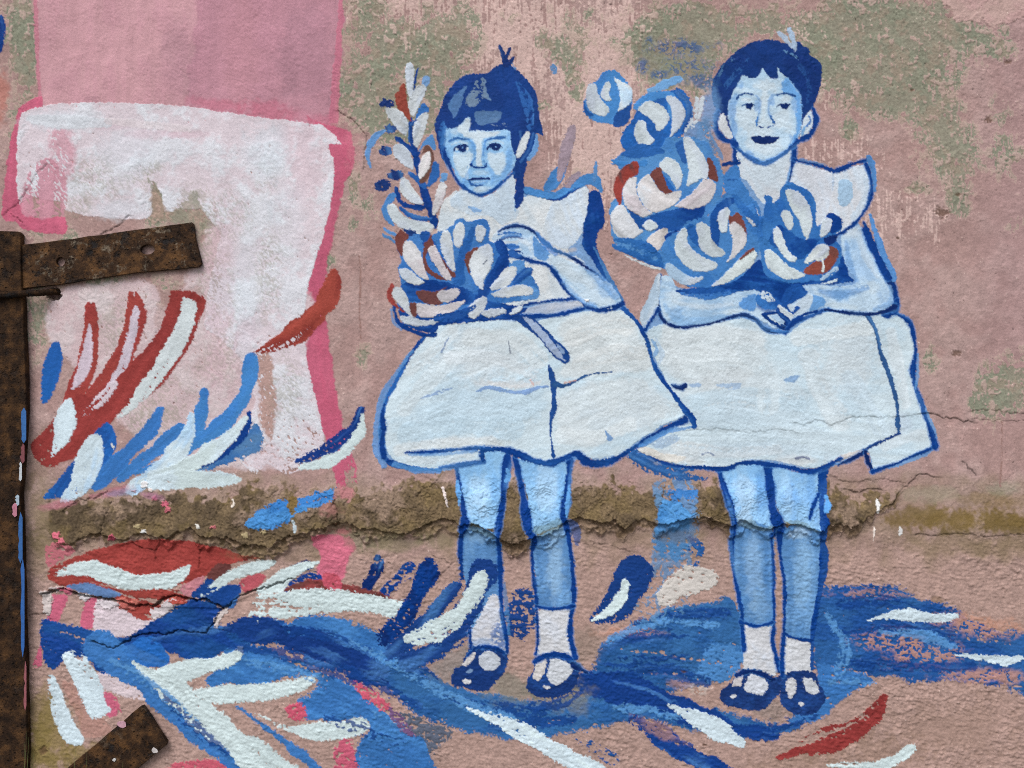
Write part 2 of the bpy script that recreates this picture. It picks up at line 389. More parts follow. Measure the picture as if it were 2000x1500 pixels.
# ------------------------------------------------------------------ pink block and white painted shape, upper left
PK = part('pink_block', None, 'large pink painted panel above the white painted shape')
F(PK, (198, 153, 161), "66 -45 67 80 71 130 76 205 400 260 640 262 655 200 664 100 672 -45", sm=0, dir=90, var=.05, c2=(192, 146, 156), h=.15)
F(PK, (180, 130, 146), "386 -45 384 60 370 150 360 210 640 262 655 200 664 100 672 -45", sm=0, dir=90, e=4, soft=4, al=.75, var=.05, h=0)
B((166, 126, 140), 600, 110, 60, 130, .5); B((168, 128, 142), 350, 120, 34, 80, .35); B((190, 140, 150), 470, 110, 40, 150, .4)
B((192, 104, 128), 540, 225, 90, 28, .55, 8); B((192, 104, 128), 430, 206, 70, 14, .45, 8); B((190, 110, 132), 630, 240, 40, 20, .5)
F(PK, (192, 112, 134), "672 -45 668 60 664 150 660 240 640 240 648 150 655 90 662 0 664 -45", sm=0, e=1.5, al=.8, h=.1)
F(PK, (188, 116, 134), "65 -45 67 80 71 130 74 200 80 200 76 100 73 -45", sm=0, e=1.2, al=.7, h=.1)
K(PK, (160, 120, 132), 14, "172 196 206 196", al=.35, dry=(.3, .6))
PO = part('pink_outline#a', None, 'bright pink edge at the left end of the white painted shape')
PO2 = part('pink_outline#b', None, 'bright pink edge down the right side of the white painted shape')
PO3 = part('pink_outline#c', None, 'bright pink foot below the ledge')
F(PO, HOT, "80 190 55 198 40 210 30 238 22 275 15 325 9 375 5 425 30 433 45 446 90 456 128 455 127 425 96 425 60 420 45 380 45 230 80 215", e=1.5, dir=90, var=.07, c2=(188, 92, 118))
F(PO2, HOT, "598 226 628 240 662 248 684 258 692 290 692 318 684 342 671 358 670 378 664 408 654 434 648 474 640 500 637 524 634 562 632 600 639 640 644 680 650 720 656 755 662 790 673 832 686 872 695 905 698 945 660 958 652 920 640 880 628 840 615 790 600 740 590 690 586 640 592 590 605 520 625 450 640 380 640 290 610 262", sm=0, e=2.2, soft=2, dir=85, var=.07, c2=(184, 90, 116), dg=(650, 860, 0, 690, 960, .75))
F(PO3, (198, 108, 130), "612 1048 640 1044 682 1050 696 1062 686 1086 676 1112 672 1130 652 1150 626 1150 622 1112 624 1085 613 1068", e=2.5, soft=2.5, dir=20, dry=.16, var=.07)
B((186, 120, 128), 676, 962, 26, 13, .75, rag=.5); B((170, 116, 114), 645, 995, 22, 18, .5, 30, rag=.5); B((190, 112, 120), 670, 1038, 12, 7, .6, rag=.5)
B((190, 130, 140), 690, 300, 20, 40, .3, dry=.4)
PWH = part('white_shape', None, 'white painted shape with a rounded top edge and a wide leg')
W1c, W2c = (210, 199, 207), (209, 211, 219)
F(PWH, (205, 185, 190), "100 590 150 560 215 552 262 545 300 560 330 600 400 470 425 440 600 560 590 700 560 900 440 915 300 890 150 720 95 660", e=4, soft=6, dry=.12, var=.03, c2=(208, 196, 200), al=.85, h=.15)
F(PWH, W1c, "37 400 34 340 33 300 36 240 43 222 62 212 100 204 150 200.5 250 201 330 205 400 213 500 228 580 238 630 245 652 262 668 283 642 281 640 290 651 310 654 345 650 378 643 420 633 456 620 500 608 540 598 582 594 640 598 690 608 745 622 800 632 848 632 878 605 912 560 926 520 905 500 930 470 900 480 850 500 780 470 700 430 660 398 640 402 600 410 550 424 490 432 455 420 440 392 408 350 408 322 414 316 380 298 352 297 418 288 426 250 428 215 425 165 421 130 412 118 395 62 384", sm=0, e=1.2, var=.035, c2=W2c, dg=(560, 760, 0.0, 575, 945, .62), h=.35)
# wall showing between top and leg, and its ragged lower edges
F(None, PINK, "297 352 306 345 318 384 324 412 352 404 392 402 420 436 432 456 424 492 408 560 398 640 330 690 270 640 300 560 396 470 380 430 300 424 297 418", e=4, soft=3, h=-.2, gloss=0, al=.0)
F(None, GREEN, "296 426 294 380 289 346 287 328 297 342 306 362 316 384 330 406 346 402 362 390 374 376 384 372 388 392 400 410 418 436 400 446 350 440", sm=0, e=5, fray=1.6, soft=3, al=.72, dry=.2, h=-.3, gloss=0, var=.1, c2=(164, 140, 128))
F(None, PINK, "388 562 376 610 330 640 300 640 310 600 330 566", e=5, soft=4, al=.5, h=-.1, gloss=0)
F(None, (178, 148, 142), "505 695 530 690 536 740 534 820 528 860 512 830 506 760", e=4, soft=3, dry=.3, h=-.2, gloss=0)
F(None, (196, 118, 138), "106 244 126 240 138 256 146 290 146 330 130 348 104 350 98 310 100 270", e=7, soft=9, dry=.44, dir=88, al=.55, h=0)
F(None, (196, 140, 156), "60 330 96 310 130 350 126 420 60 424 40 400", e=3, soft=3, dry=.52, dir=86, h=0, al=.9)
for x, y, rx, ry, al, dr in [(190, 350, 60, 50, .5, .62), (150, 400, 40, 30, .5, .6), (270, 345, 30, 34, .5, .66), (300, 330, 20, 20, .6, .55), (380, 400, 40, 50, .5, .62), (450, 420, 60, 60, .45, .68), (520, 350, 30, 40, .4, .72), (410, 520, 26, 120, .6, .7), (440, 590, 30, 120, .5, .72), (520, 540, 36, 90, .5, .68), (430, 700, 40, 60, .5, .66), (300, 820, 50, 40, .6, .56), (260, 780, 40, 50, .5, .6), (330, 760, 60, 60, .4, .7), (230, 640, 40, 60, .5, .62), (560, 760, 40, 80, .5, .66), (545, 470, 40, 60, .3, .75), (350, 470, 60, 50, .5, .5)]:
    B((150, 148, 132), x, y, rx, ry, al * .75, dry=dr)
for a in [(120, 235, 70, 22, .5), (250, 300, 60, 60, .4), (520, 300, 50, 60, .45), (560, 420, 40, 90, .3), (230, 410, 60, 20, .4), (480, 560, 30, 120, .35)]:
    B((208, 220, 230), *a)
for a in [(430, 600, 30, 200, .35), (480, 700, 24, 100, .3), (300, 262, 60, 12, .4), (220, 245, 50, 10, .35), (360, 262, 50, 8, .4), (590, 300, 40, 100, .3)]:
    B((208, 180, 192), *a)
K(PWH, (204, 210, 218), [12, 26, 22], "56 232 120 238 210 240", al=.8, dry=(0, .3))
K(PWH, (212, 203, 208), [14, 18, 10], "210 236 300 245 372 252", al=.7, dry=(.1, .5))

# ------------------------------------------------------------------ loose brush strokes, left
def leaf(col, s, **k):
    F('brush_stroke#', col, s, **dict(dict(soft=1.3, fray=.9), **k))
def stroke(col, w, s, **k):
    K('brush_stroke#', col, w, s, **dict(dict(soft=1.3, fray=.9), **k))
stroke(DB, [10, 16, 8], "1 36 5 62 0 100", dry=(0, .4))
B((188, 108, 92), 4, 190, 14, 50, .5)
leaf(RED2, "170 593 178 592 187 594 191 625 193 660 190 700 182 735 165 770 130 800 118 800 132 750 148 715 158 670 165 625", dir=100, var=.1, c2=RED, dg=(180, 590, .0, 150, 790, .3))
leaf((200, 186, 200), "173 634 178 642 180 680 177 715 162 745 140 762 146 738 156 700 166 660", dir=100, var=.08, dg=(175, 640, .05, 145, 760, .4))
leaf(RED2, "250 571 258 569 261 580 264 570 274 576 281 590 287 612 285 632 272 668 262 700 240 760 200 800 150 810 150 790 180 750 208 712 226 680 240 645 247 605", dir=115, var=.1, c2=RED, dg=(262, 570, 0, 170, 800, .25))
leaf((201, 190, 204), "264 600 272 602 274 612 268 645 260 688 244 728 215 775 180 815 176 806 200 770 222 730 240 690 252 640", dir=110, var=.08, dg=(268, 600, .0, 185, 815, .5))
leaf(RED, "334 569 350 566 378 568 390 577 398 578 401 592 392 620 384 645 372 672 352 706 330 738 290 775 240 802 205 842 160 888 122 903 96 914 78 905 64 888 62 864 80 845 104 820 128 800 150 770 180 775 205 770 224 745 244 722 262 704 282 684 304 655 320 625 328 595", n=5, dir=125, var=.10, c2=(142, 58, 56), dg=(360, 570, 0, 90, 910, .3))
leaf((198, 208, 212), "356 583 366 581 377 586 383 598 381 632 368 662 348 700 322 738 290 775 262 800 240 815 232 812 252 785 278 745 300 715 318 680 340 645 350 612", dir=120, var=.07, dg=(370, 585, 0, 240, 815, .5), h=.4)
stroke((201, 190, 200), [14, 20, 6], "225 750 196 782 160 812", dry=(.35, .75))
leaf(MB, "103 670 112 668 119 678 121 700 116 735 104 762 86 788 81 776 80 730 90 696", dir=100, var=.06, dg=(100, 690, 0, 84, 790, .3), c2=(34, 92, 168))
leaf(WB, "134 779 145 796 148 828 136 860 116 880 100 892 104 858 106 820 116 795", dir=100, dg=(130, 800, 0, 102, 890, .5), h=.4)
leaf((30, 82, 156), "208 826 224 840 229 866 222 888 205 918 186 944 140 965 98 974 84 970 112 938 150 892 184 846", dir=130, var=.08, c2=MB, dg=(215, 840, 0, 90, 972, .35))
stroke((58, 118, 190), [16, 26, 30, 34, 26], "313 800 296 838 262 872 226 910 188 946", dry=(0, .1))
stroke(LB, [18, 26, 28, 26, 20], "399 768 394 800 380 842 362 872 338 902", c2=(58, 118, 190))
stroke(LB, [26, 30, 30, 30, 26, 20, 8], "491 702 482 760 452 810 412 846 370 873 318 908 250 926", c2=(62, 124, 194))
stroke((62, 122, 190), [24, 30, 26, 10], "352 838 316 872 270 905 232 938", dry=(.1, .4))
leaf((84, 128, 176), "500 826 514 848 508 880 460 900 410 916 376 922 420 896 470 858 488 836", dry=.2, dir=150, c2=(58, 108, 168), e=4, fray=1.4)
leaf(WB, "176 851 194 853 202 876 200 905 187 938 165 965 130 978 116 974 138 938 150 885", dir=105, var=.08, c2=(178, 204, 226), dg=(185, 855, .0, 125, 978, .45), h=.4)
stroke(WB, [12, 28, 36, 36, 22], "374 812 367 848 342 888 306 922 258 955", dry=(.12, .35), c2=(170, 200, 226))
stroke(DB, [12, 16, 14, 8, 4], "487 808 482 834 458 868 424 898 376 918", dry=(.1, .25))
stroke(WG, [10, 26, 32, 34, 26], "480 818 452 850 412 882 370 908 300 935", c2=WB)
leaf(WG, "270 940 320 924 385 919 440 924 471 935 458 946 425 952 340 956 282 952", dir=5, c2=WB, dg=(300, 938, .35, 400, 938, 0))
stroke((144, 60, 54), [22, 34, 42, 42, 34, 8], "652 532 648 566 630 600 597 634 556 664 498 690", dry=(0, .38), c2=(152, 68, 58), bk=1.3)
stroke((20, 56, 128), [16, 22, 26, 26, 14], "706 802 690 836 662 862 628 882 584 900", dry=(0, .5), bk=1.4)
stroke(WG, [8, 18, 22, 22, 10], "709 812 702 846 676 880 640 902 588 912", dry=(0, .5))
leaf((52, 118, 188), "480 1020 500 1002 538 980 562 974 608 964 648 956 656 964 642 980 604 990 578 1006 566 1020 530 1030 492 1030", e=4, fray=1.4, dry=.26, c2=(70, 134, 196), dir=-15)
F(None, (122, 101, 62), "564 972 574 968 580 985 574 1006 566 1000", e=3, dry=.3, h=0, gloss=0)

# ------------------------------------------------------------------ ground strokes at the bottom
leaf((182, 108, 118), "84 1070 112 1060 150 1072 120 1092 96 1110 88 1092", dry=.4, e=3)
leaf((150, 62, 58), "98 1112 150 1086 210 1066 258 1056 320 1053 382 1059 432 1070 472 1083 508 1090 470 1096 430 1112 380 1134 300 1150 190 1140 100 1136", n=5, dir=5, var=.09, c2=(160, 68, 64), dg=(300, 1100, .0, 92, 1130, .42))
leaf((150, 66, 60), "96 1130 130 1128 215 1146 250 1152 330 1148 372 1166 345 1178 300 1206 296 1212 250 1192 226 1170 180 1160 120 1146", dir=15, var=.09, c2=RED2, dg=(200, 1150, .1, 300, 1212, .5))
leaf(MAR, "404 1124 424 1100 448 1106 440 1122 412 1136", dry=.1)
leaf(HOT, "95 1168 128 1164 122 1190 112 1216 92 1216", dry=.16, dir=95); leaf(HOT, "164 1176 188 1172 184 1200 180 1228 154 1226", dry=.16, dir=95)
leaf((205, 192, 200), "187 1172 214 1176 262 1202 302 1214 288 1230 246 1242 208 1244 182 1228", dry=.14, dir=20)
leaf(RED2, "214 1180 248 1176 280 1188 299 1199 292 1212 270 1208 238 1192", dir=25, dg=(240, 1180, 0, 300, 1210, .5))
leaf((96, 128, 176), "126 1146 172 1140 212 1150 236 1160 214 1168 164 1160", dry=.26, dir=10)
leaf(WG, "104 1126 138 1102 170 1094 202 1100 232 1110 266 1120 302 1122 342 1114 370 1103 371 1116 354 1136 330 1148 290 1152 240 1150 200 1136 150 1124", dir=5, dg=(170, 1100, .0, 105, 1126, .55), h=.4)
leaf((190, 128, 138), "352 1150 376 1132 398 1126 392 1146 372 1166", dry=.3); leaf((178, 88, 98), "468 1134 506 1120 520 1128 506 1146 476 1158", dry=.16)
leaf((22, 66, 136), "374 1162 394 1142 408 1130 436 1142 470 1146 458 1184 440 1192 420 1182 392 1172", e=1.5, dir=-60)
leaf(WG, "392 1166 408 1144 432 1124 462 1108 502 1095 537 1094 532 1106 500 1121 462 1130 432 1148", dir=-25, dg=(480, 1110, 0, 395, 1166, .5), h=.4)
K('brush_stroke#', NVY, 26, "600 1106 570 1118", dry=(.4, .6)); K('brush_stroke#', NVY, 30, "736 1098 724 1130 704 1156", dry=(.5, .35)); K('brush_stroke#', DB, 26, "800 1112 770 1140 740 1176", dry=(.62, .7))
leaf((20, 60, 132), "560 1140 600 1118 622 1120 640 1150 600 1166 548 1176", dry=.42)
leaf(MAR, "552 1154 602 1132 662 1138 728 1152 770 1170 720 1166 660 1156 600 1156", dir=5, dry=.2, c2=(140, 66, 66)); leaf((190, 86, 104), "630 1122 660 1124 668 1150 640 1152", dry=.35)
leaf(WG, "500 1158 538 1120 580 1101 622 1095 616 1106 590 1118 562 1140 548 1158", dir=-35, dg=(600, 1100, 0, 505, 1160, .45), h=.4)
# dark and mid blue ground
leaf((28, 78, 146), "80 1218 106 1214 180 1232 226 1248 284 1222 342 1184 378 1172 432 1190 426 1216 452 1226 486 1206 552 1210 562 1232 540 1256 480 1262 430 1278 380 1292 330 1276 270 1264 226 1290 262 1316 240 1324 196 1316 172 1290 140 1284 104 1304 84 1276", e=2.5, fray=1.2, n=3, dir=20, var=.1, c2=(20, 62, 134), dg=(300, 1240, .05, 80, 1270, .3))
leaf((58, 112, 180), "182 1252 236 1264 292 1240 332 1290 308 1304 254 1294", dir=25, c2=MB, e=2.5, dry=.08)
leaf((56, 112, 178), "436 1268 500 1258 560 1288 622 1308 682 1334 722 1368 756 1392 802 1428 832 1452 838 1530 690 1530 700 1460 722 1424 704 1402 640 1408 604 1402 580 1372 622 1346 612 1318 560 1326 500 1338 440 1342 396 1330 440 1300", e=4, fray=1.6, n=3, dry=.14, dir=25, var=.1, c2=(66, 124, 188))
leaf((52, 108, 174), "560 1216 620 1200 700 1220 770 1262 830 1320 900 1360 960 1380 940 1428 860 1412 800 1380 740 1330 680 1290 600 1262 540 1262", e=4, fray=1.5, n=3, dry=.14, dir=28, c2=(66, 124, 188))
leaf((20, 58, 126), "440 1222 490 1204 540 1212 556 1232 528 1256 492 1256 456 1240", dry=.16, dir=-20, e=2.5, fray=1.3)
stroke((18, 54, 122), [44, 62, 62, 34], "566 1246 640 1272 702 1302 772 1326", dry=(.24, .24), e=3, fray=1.5)
leaf((196, 88, 112), "556 1384 588 1372 602 1398 578 1410", dry=.42); leaf((190, 92, 116), "662 1452 690 1448 700 1530 652 1530", dry=.36, e=4, fray=1.4); leaf((196, 90, 112), "684 1326 716 1340 756 1372 770 1390 740 1384 700 1352", dry=.46, e=4, fray=1.5)
leaf((112, 84, 124), "760 1382 790 1400 816 1428 806 1440 780 1420", dry=.4, e=3, fray=1.5); leaf((90, 98, 116), "786 1394 850 1414 884 1430 840 1470 826 1450", dry=.42, e=4, fray=1.5)
leaf(HOT, "200 1352 224 1362 236 1390 214 1402 202 1388", dry=.3, fray=1.3); leaf(HOT, "64 1298 80 1262 82 1300", dry=.3); leaf((192, 92, 110), "326 1500 360 1488 420 1484 470 1506 480 1530 320 1530", dry=.25, fray=1.4)
leaf((206, 192, 198), "188 1314 230 1318 262 1332 300 1366 262 1364 208 1350", dry=.22, fray=1.3)
leaf((176, 128, 118), "120 1330 160 1350 200 1402 215 1430 170 1440 150 1400", dry=.2, al=.5)
stroke((60, 116, 182), [60, 56, 52, 54, 56], "196 1266 262 1314 342 1384 424 1452 520 1540", dry=(.1, .12), e=2.5, fray=1.2, c2=(48, 104, 172))
stroke(WG, [10, 44, 62, 66, 66], "262 1296 336 1348 420 1420 500 1482 570 1540", dry=(.1, .18), e=2.5, fray=1.3, h=.4)
stroke((62, 118, 184), [4, 12, 20, 34], "462 1380 540 1436 606 1490 650 1534", dry=(.2, .2), e=2, fray=1.2)
leaf(WG, "296 1316 350 1291 400 1285 450 1275 467 1261 474 1272 466 1290 440 1306 400 1316 360 1334 320 1342", dir=-12, h=.4, fray=1.2, dg=(440, 1280, .0, 310, 1320, .3))
leaf(WG, "372 1350 430 1340 500 1336 562 1330 611 1318 616 1330 592 1350 540 1366 480 1372 420 1374", dir=-8, h=.4, fray=1.2, dg=(560, 1340, .0, 380, 1350, .25))
leaf(WG, "480 1380 520 1400 560 1418 622 1410 680 1405 704 1400 720 1410 718 1426 690 1439 640 1446 590 1440 530 1412", dir=0, h=.4, fray=1.2, dg=(650, 1420, .0, 500, 1390, .7))
leaf(WB, "94 1320 106 1318 118 1345 136 1392 160 1434 166 1448 150 1456 130 1450 110 1420 98 1380 92 1345", dir=70, h=.4, fray=1, dg=(140, 1430, 0, 100, 1316, .5))
leaf(WB, "122 1278 150 1270 176 1296 196 1332 206 1372 214 1390 180 1405 160 1370 146 1335 130 1302", dir=60, h=.4, fray=1, dg=(180, 1380, 0, 130, 1274, .55))
leaf(WG, "492 1216 490 1192 502 1166 542 1159 602 1150 662 1152 722 1160 772 1170 799 1178 782 1190 764 1206 730 1198 672 1194 620 1200 560 1206", dir=3, h=.45, fray=1.6, e=2, dg=(740, 1180, .0, 500, 1190, .52))
# ------------------------------------------------------------------ painted blue shadow on the ground
SH = part('painted_shadow', None, 'blue painted shadow spreading around the feet of the painted girls')
F(SH, (52, 104, 162), "770 1292 804 1276 850 1320 900 1346 960 1358 1040 1366 1120 1362 1160 1340 1168 1275 1214 1232 1290 1196 1370 1178 1436 1176 1456 1280 1410 1326 1330 1346 1300 1352 1352 1380 1430 1392 1500 1412 1570 1404 1540 1430 1446 1446 1384 1432 1330 1420 1290 1412 1250 1404 1180 1416 1120 1428 1060 1444 1000 1446 920 1428 850 1410 790 1376 756 1330", e=4, soft=3, fray=2.2, n=3, dry=.2, dir=8, var=.09, c2=(38, 86, 146))
F(SH, (44, 94, 156), "1590 1160 1640 1146 1722 1143 1772 1150 1802 1174 1852 1186 1902 1210 1962 1236 2036 1246 2036 1350 1930 1338 1860 1326 1800 1330 1740 1319 1690 1318 1640 1308 1590 1330", e=5, soft=3, fray=2.4, n=3, dry=.27, dir=6, var=.1, c2=(30, 76, 142))
for a in [(1700, 1160, 90, 10, .6, 0, .62), (1740, 1250, 80, 26, .8, 0, .60), (1800, 1280, 90, 30, .8, 0, .60), (1930, 1225, 80, 24, .8, 0, .52), (1930, 1320, 100, 16, .8, 0, .45), (1880, 1210, 60, 16, .7, 0, .5), (1220, 1235, 60, 12, .8, 0, .5), (1100, 1210, 40, 14, .6, 0, .55)]:
    B((186, 140, 122), *a)
F(SH, (58, 114, 180), "1596 1300 1640 1304 1690 1318 1704 1330 1672 1350 1640 1372 1612 1400 1570 1412 1540 1404 1590 1370", e=3, fray=1.4, dry=.14, soft=2)
F(SH, (74, 130, 190), "1380 1266 1410 1262 1452 1268 1450 1300 1426 1318 1384 1332 1350 1340 1330 1346 1356 1320 1372 1300", dry=.34, fray=1.5, e=7, soft=2)
K(SH, (20, 62, 136), [30, 56, 60, 46, 36, 30, 22], "1110 1330 1180 1338 1250 1352 1310 1378 1390 1408 1450 1428 1510 1434", dry=(.1, .2), e=3, fray=1.3, soft=2)
K('brush_stroke#', (20, 62, 136), [22, 36, 40, 34, 20], "1236 1402 1290 1436 1336 1468 1390 1496 1440 1520", dry=(.38, .22), e=2.5, fray=1.4)
K('brush_stroke#', (34, 82, 150), [10, 22, 20], "1128 1440 1160 1460 1196 1484", dry=(.5, .45), fray=1.4)
K('brush_stroke#', (34, 82, 150), [8, 14], "1000 1440 1060 1462 1100 1480", dry=(.72, .72), fray=1.4)
B((180, 140, 122), 1340, 1340, 40, 14, .6, 15, dry=.3); B((206, 200, 196), 1366, 1346, 24, 14, .5, dry=.45); B((184, 142, 124), 1290, 1425, 60, 14, .55, 28, dry=.35)
B((116, 126, 128), 900, 1300, 70, 40, .5); B((116, 122, 112), 990, 1345, 60, 36, .6, 10); B((122, 124, 112), 1090, 1352, 66, 34, .6); B((122, 124, 116), 1130, 1370, 26, 30, .5)
B((128, 116, 106), 1140, 1260, 40, 40, .5); B((120, 120, 118), 1505, 1385, 40, 26, .4)
K(None, (18, 62, 132), [14, 24, 16], '450 1262 540 1276 620 1300 690 1330', dry=(0.42, 0.56), fray=1.5, soft=2, e=2, al=.85, h=.2)
K(None, (18, 62, 132), [14, 24, 16], '600 1290 680 1310 760 1350 820 1380', dry=(0.42, 0.56), fray=1.5, soft=2, e=2, al=.85, h=.2)
K(None, (18, 62, 132), [14, 24, 16], '740 1250 800 1290 850 1330', dry=(0.42, 0.56), fray=1.5, soft=2, e=2, al=.85, h=.2)
K(None, (18, 62, 132), [14, 24, 16], '870 1362 960 1382 1060 1392', dry=(0.42, 0.56), fray=1.5, soft=2, e=2, al=.85, h=.2)
K(None, (18, 62, 132), [14, 24, 16], '960 1422 1040 1414 1120 1404', dry=(0.42, 0.56), fray=1.5, soft=2, e=2, al=.85, h=.2)
K(None, (18, 62, 132), [14, 24, 16], '1180 1262 1260 1242 1340 1238', dry=(0.42, 0.56), fray=1.5, soft=2, e=2, al=.85, h=.2)
K(None, (18, 62, 132), [14, 24, 16], '1210 1320 1300 1310 1380 1332', dry=(0.42, 0.56), fray=1.5, soft=2, e=2, al=.85, h=.2)
K(None, (18, 62, 132), [14, 24, 16], '1240 1217 1330 1202 1420 1196', dry=(0.42, 0.56), fray=1.5, soft=2, e=2, al=.85, h=.2)
K(None, (18, 62, 132), [14, 24, 16], '1640 1182 1720 1172 1790 1192', dry=(0.42, 0.56), fray=1.5, soft=2, e=2, al=.85, h=.2)
K(None, (18, 62, 132), [14, 24, 16], '1650 1232 1760 1222 1860 1242', dry=(0.42, 0.56), fray=1.5, soft=2, e=2, al=.85, h=.2)
K(None, (18, 62, 132), [14, 24, 16], '1660 1292 1780 1302 1900 1302', dry=(0.42, 0.56), fray=1.5, soft=2, e=2, al=.85, h=.2)
K(None, (18, 62, 132), [14, 24, 16], '1180 1292 1260 1292 1340 1286', dry=(0.42, 0.56), fray=1.5, soft=2, e=2, al=.85, h=.2)
K(None, (18, 62, 132), [14, 24, 16], '300 1252 380 1242 430 1226', dry=(0.42, 0.56), fray=1.5, soft=2, e=2, al=.85, h=.2)
K(None, (18, 62, 132), [14, 24, 16], '560 1232 640 1242 720 1272', dry=(0.42, 0.56), fray=1.5, soft=2, e=2, al=.85, h=.2)
K(None, (18, 62, 132), [14, 24, 16], '640 1402 700 1422 780 1452', dry=(0.42, 0.56), fray=1.5, soft=2, e=2, al=.85, h=.2)
K(None, (18, 62, 132), [14, 24, 16], '320 1362 380 1422 440 1472', dry=(0.42, 0.56), fray=1.5, soft=2, e=2, al=.85, h=.2)
K(None, (18, 62, 132), [14, 24, 16], '1450 1420 1520 1418 1590 1396', dry=(0.42, 0.56), fray=1.5, soft=2, e=2, al=.85, h=.2)
K(None, (18, 62, 132), [14, 24, 16], '1140 1340 1100 1372 1040 1380', dry=(0.42, 0.56), fray=1.5, soft=2, e=2, al=.85, h=.2)
K(None, (86, 142, 198), [10, 22, 14], '480 1290 560 1310 620 1322', dry=(0.46, 0.62), fray=1.5, soft=2, e=2, al=.85, h=.2)
K(None, (86, 142, 198), [10, 22, 14], '690 1252 780 1302 860 1352 940 1392', dry=(0.46, 0.62), fray=1.5, soft=2, e=2, al=.85, h=.2)
K(None, (86, 142, 198), [10, 22, 14], '830 1332 900 1372 1000 1402', dry=(0.46, 0.62), fray=1.5, soft=2, e=2, al=.85, h=.2)
K(None, (86, 142, 198), [10, 22, 14], '1200 1380 1280 1392 1330 1400', dry=(0.46, 0.62), fray=1.5, soft=2, e=2, al=.85, h=.2)
K(None, (86, 142, 198), [10, 22, 14], '1612 1200 1650 1260 1634 1322', dry=(0.46, 0.62), fray=1.5, soft=2, e=2, al=.85, h=.2)
K(None, (86, 142, 198), [10, 22, 14], '1622 1332 1700 1332', dry=(0.46, 0.62), fray=1.5, soft=2, e=2, al=.85, h=.2)
K(None, (86, 142, 198), [10, 22, 14], '1300 1212 1400 1222', dry=(0.46, 0.62), fray=1.5, soft=2, e=2, al=.85, h=.2)
K(None, (86, 142, 198), [10, 22, 14], '730 1392 790 1424', dry=(0.46, 0.62), fray=1.5, soft=2, e=2, al=.85, h=.2)
K(None, (86, 142, 198), [10, 22, 14], '220 1292 300 1342 380 1412', dry=(0.46, 0.62), fray=1.5, soft=2, e=2, al=.85, h=.2)
K(None, (86, 142, 198), [10, 22, 14], '1190 1250 1240 1226 1300 1212', dry=(0.46, 0.62), fray=1.5, soft=2, e=2, al=.85, h=.2)
K(None, (86, 142, 198), [10, 22, 14], '1720 1232 1800 1240 1860 1262', dry=(0.46, 0.62), fray=1.5, soft=2, e=2, al=.85, h=.2)
# blue smears between the figures
K('brush_stroke#', (88, 134, 178), [50, 76, 70, 80, 90], "1316 900 1322 960 1318 1040 1312 1100 1290 1160", dry=(.52, .56), fray=1.8, e=7, soft=4, al=.8)
K('brush_stroke#', (34, 84, 150), [20, 34, 20], "1340 1052 1360 1075 1350 1100", dry=(.6, .66), fray=1.4)
K('brush_stroke#', (70, 128, 184), [66, 70], "1312 1026 1310 1058", dry=(.2, .4), e=6, fray=1.5, al=.85)
F('brush_stroke#', (62, 126, 190), "1278 1012 1290 985 1300 974 1318 978 1344 996 1352 1004 1330 1010 1310 1022 1286 1020", e=3, dry=.16, c2=(84, 146, 204)); F('brush_stroke#', (58, 118, 184), "1302 962 1320 954 1342 958 1362 958 1356 972 1342 974 1330 968 1318 980", e=3, dry=.3)
K('brush_stroke#', (40, 90, 154), [26, 44, 30], "1240 890 1290 912 1370 922", dry=(.35, .55), fray=1.4)
K('brush_stroke#', (34, 84, 150), [20, 16, 10], "1112 1022 1126 1040 1128 1062", dry=(.2, .4), al=.7)
F('brush_stroke#', (196, 192, 188), "1284 1182 1290 1152 1318 1118 1350 1105 1386 1109 1403 1124 1396 1146 1360 1156 1326 1170 1310 1186", e=3, dry=.26, fray=1.3, h=1.2)
# navy leaves with white hearts
F('brush_stroke#', (22, 60, 126), "1206 1106 1228 1084 1256 1090 1275 1114 1270 1142 1246 1180 1222 1208 1172 1218 1152 1208 1184 1164", e=2, dry=.13, fray=1.4, dg=(1240, 1110, .0, 1170, 1215, .36))
K('brush_stroke#', WG, [14, 22, 20, 6], "1222 1136 1218 1158 1198 1188 1158 1212", dry=(0, .5), fray=1.1, h=.4)
F('brush_stroke#', NVY, "814 1110 834 1090 850 1096 856 1130 832 1160 818 1190 794 1230 752 1264 732 1246 776 1196 804 1146", e=2, dg=(835, 1100, 0, 760, 1250, .44), fray=1.5, c2=DB)
K('brush_stroke#', (24, 62, 128), [20, 36, 38, 30], "888 1146 854 1188 814 1238 764 1276", dry=(.2, .4), fray=1.5, e=2)
F('brush_stroke#', (24, 62, 128), "1008 1156 1040 1150 1048 1190 1044 1220 1020 1250 992 1240 984 1206", dry=.52, fray=1.5, e=3)
K('brush_stroke#', (24, 62, 128), [36, 40, 26], "800 1290 850 1272 900 1240", dry=(.42, .5), fray=1.5)
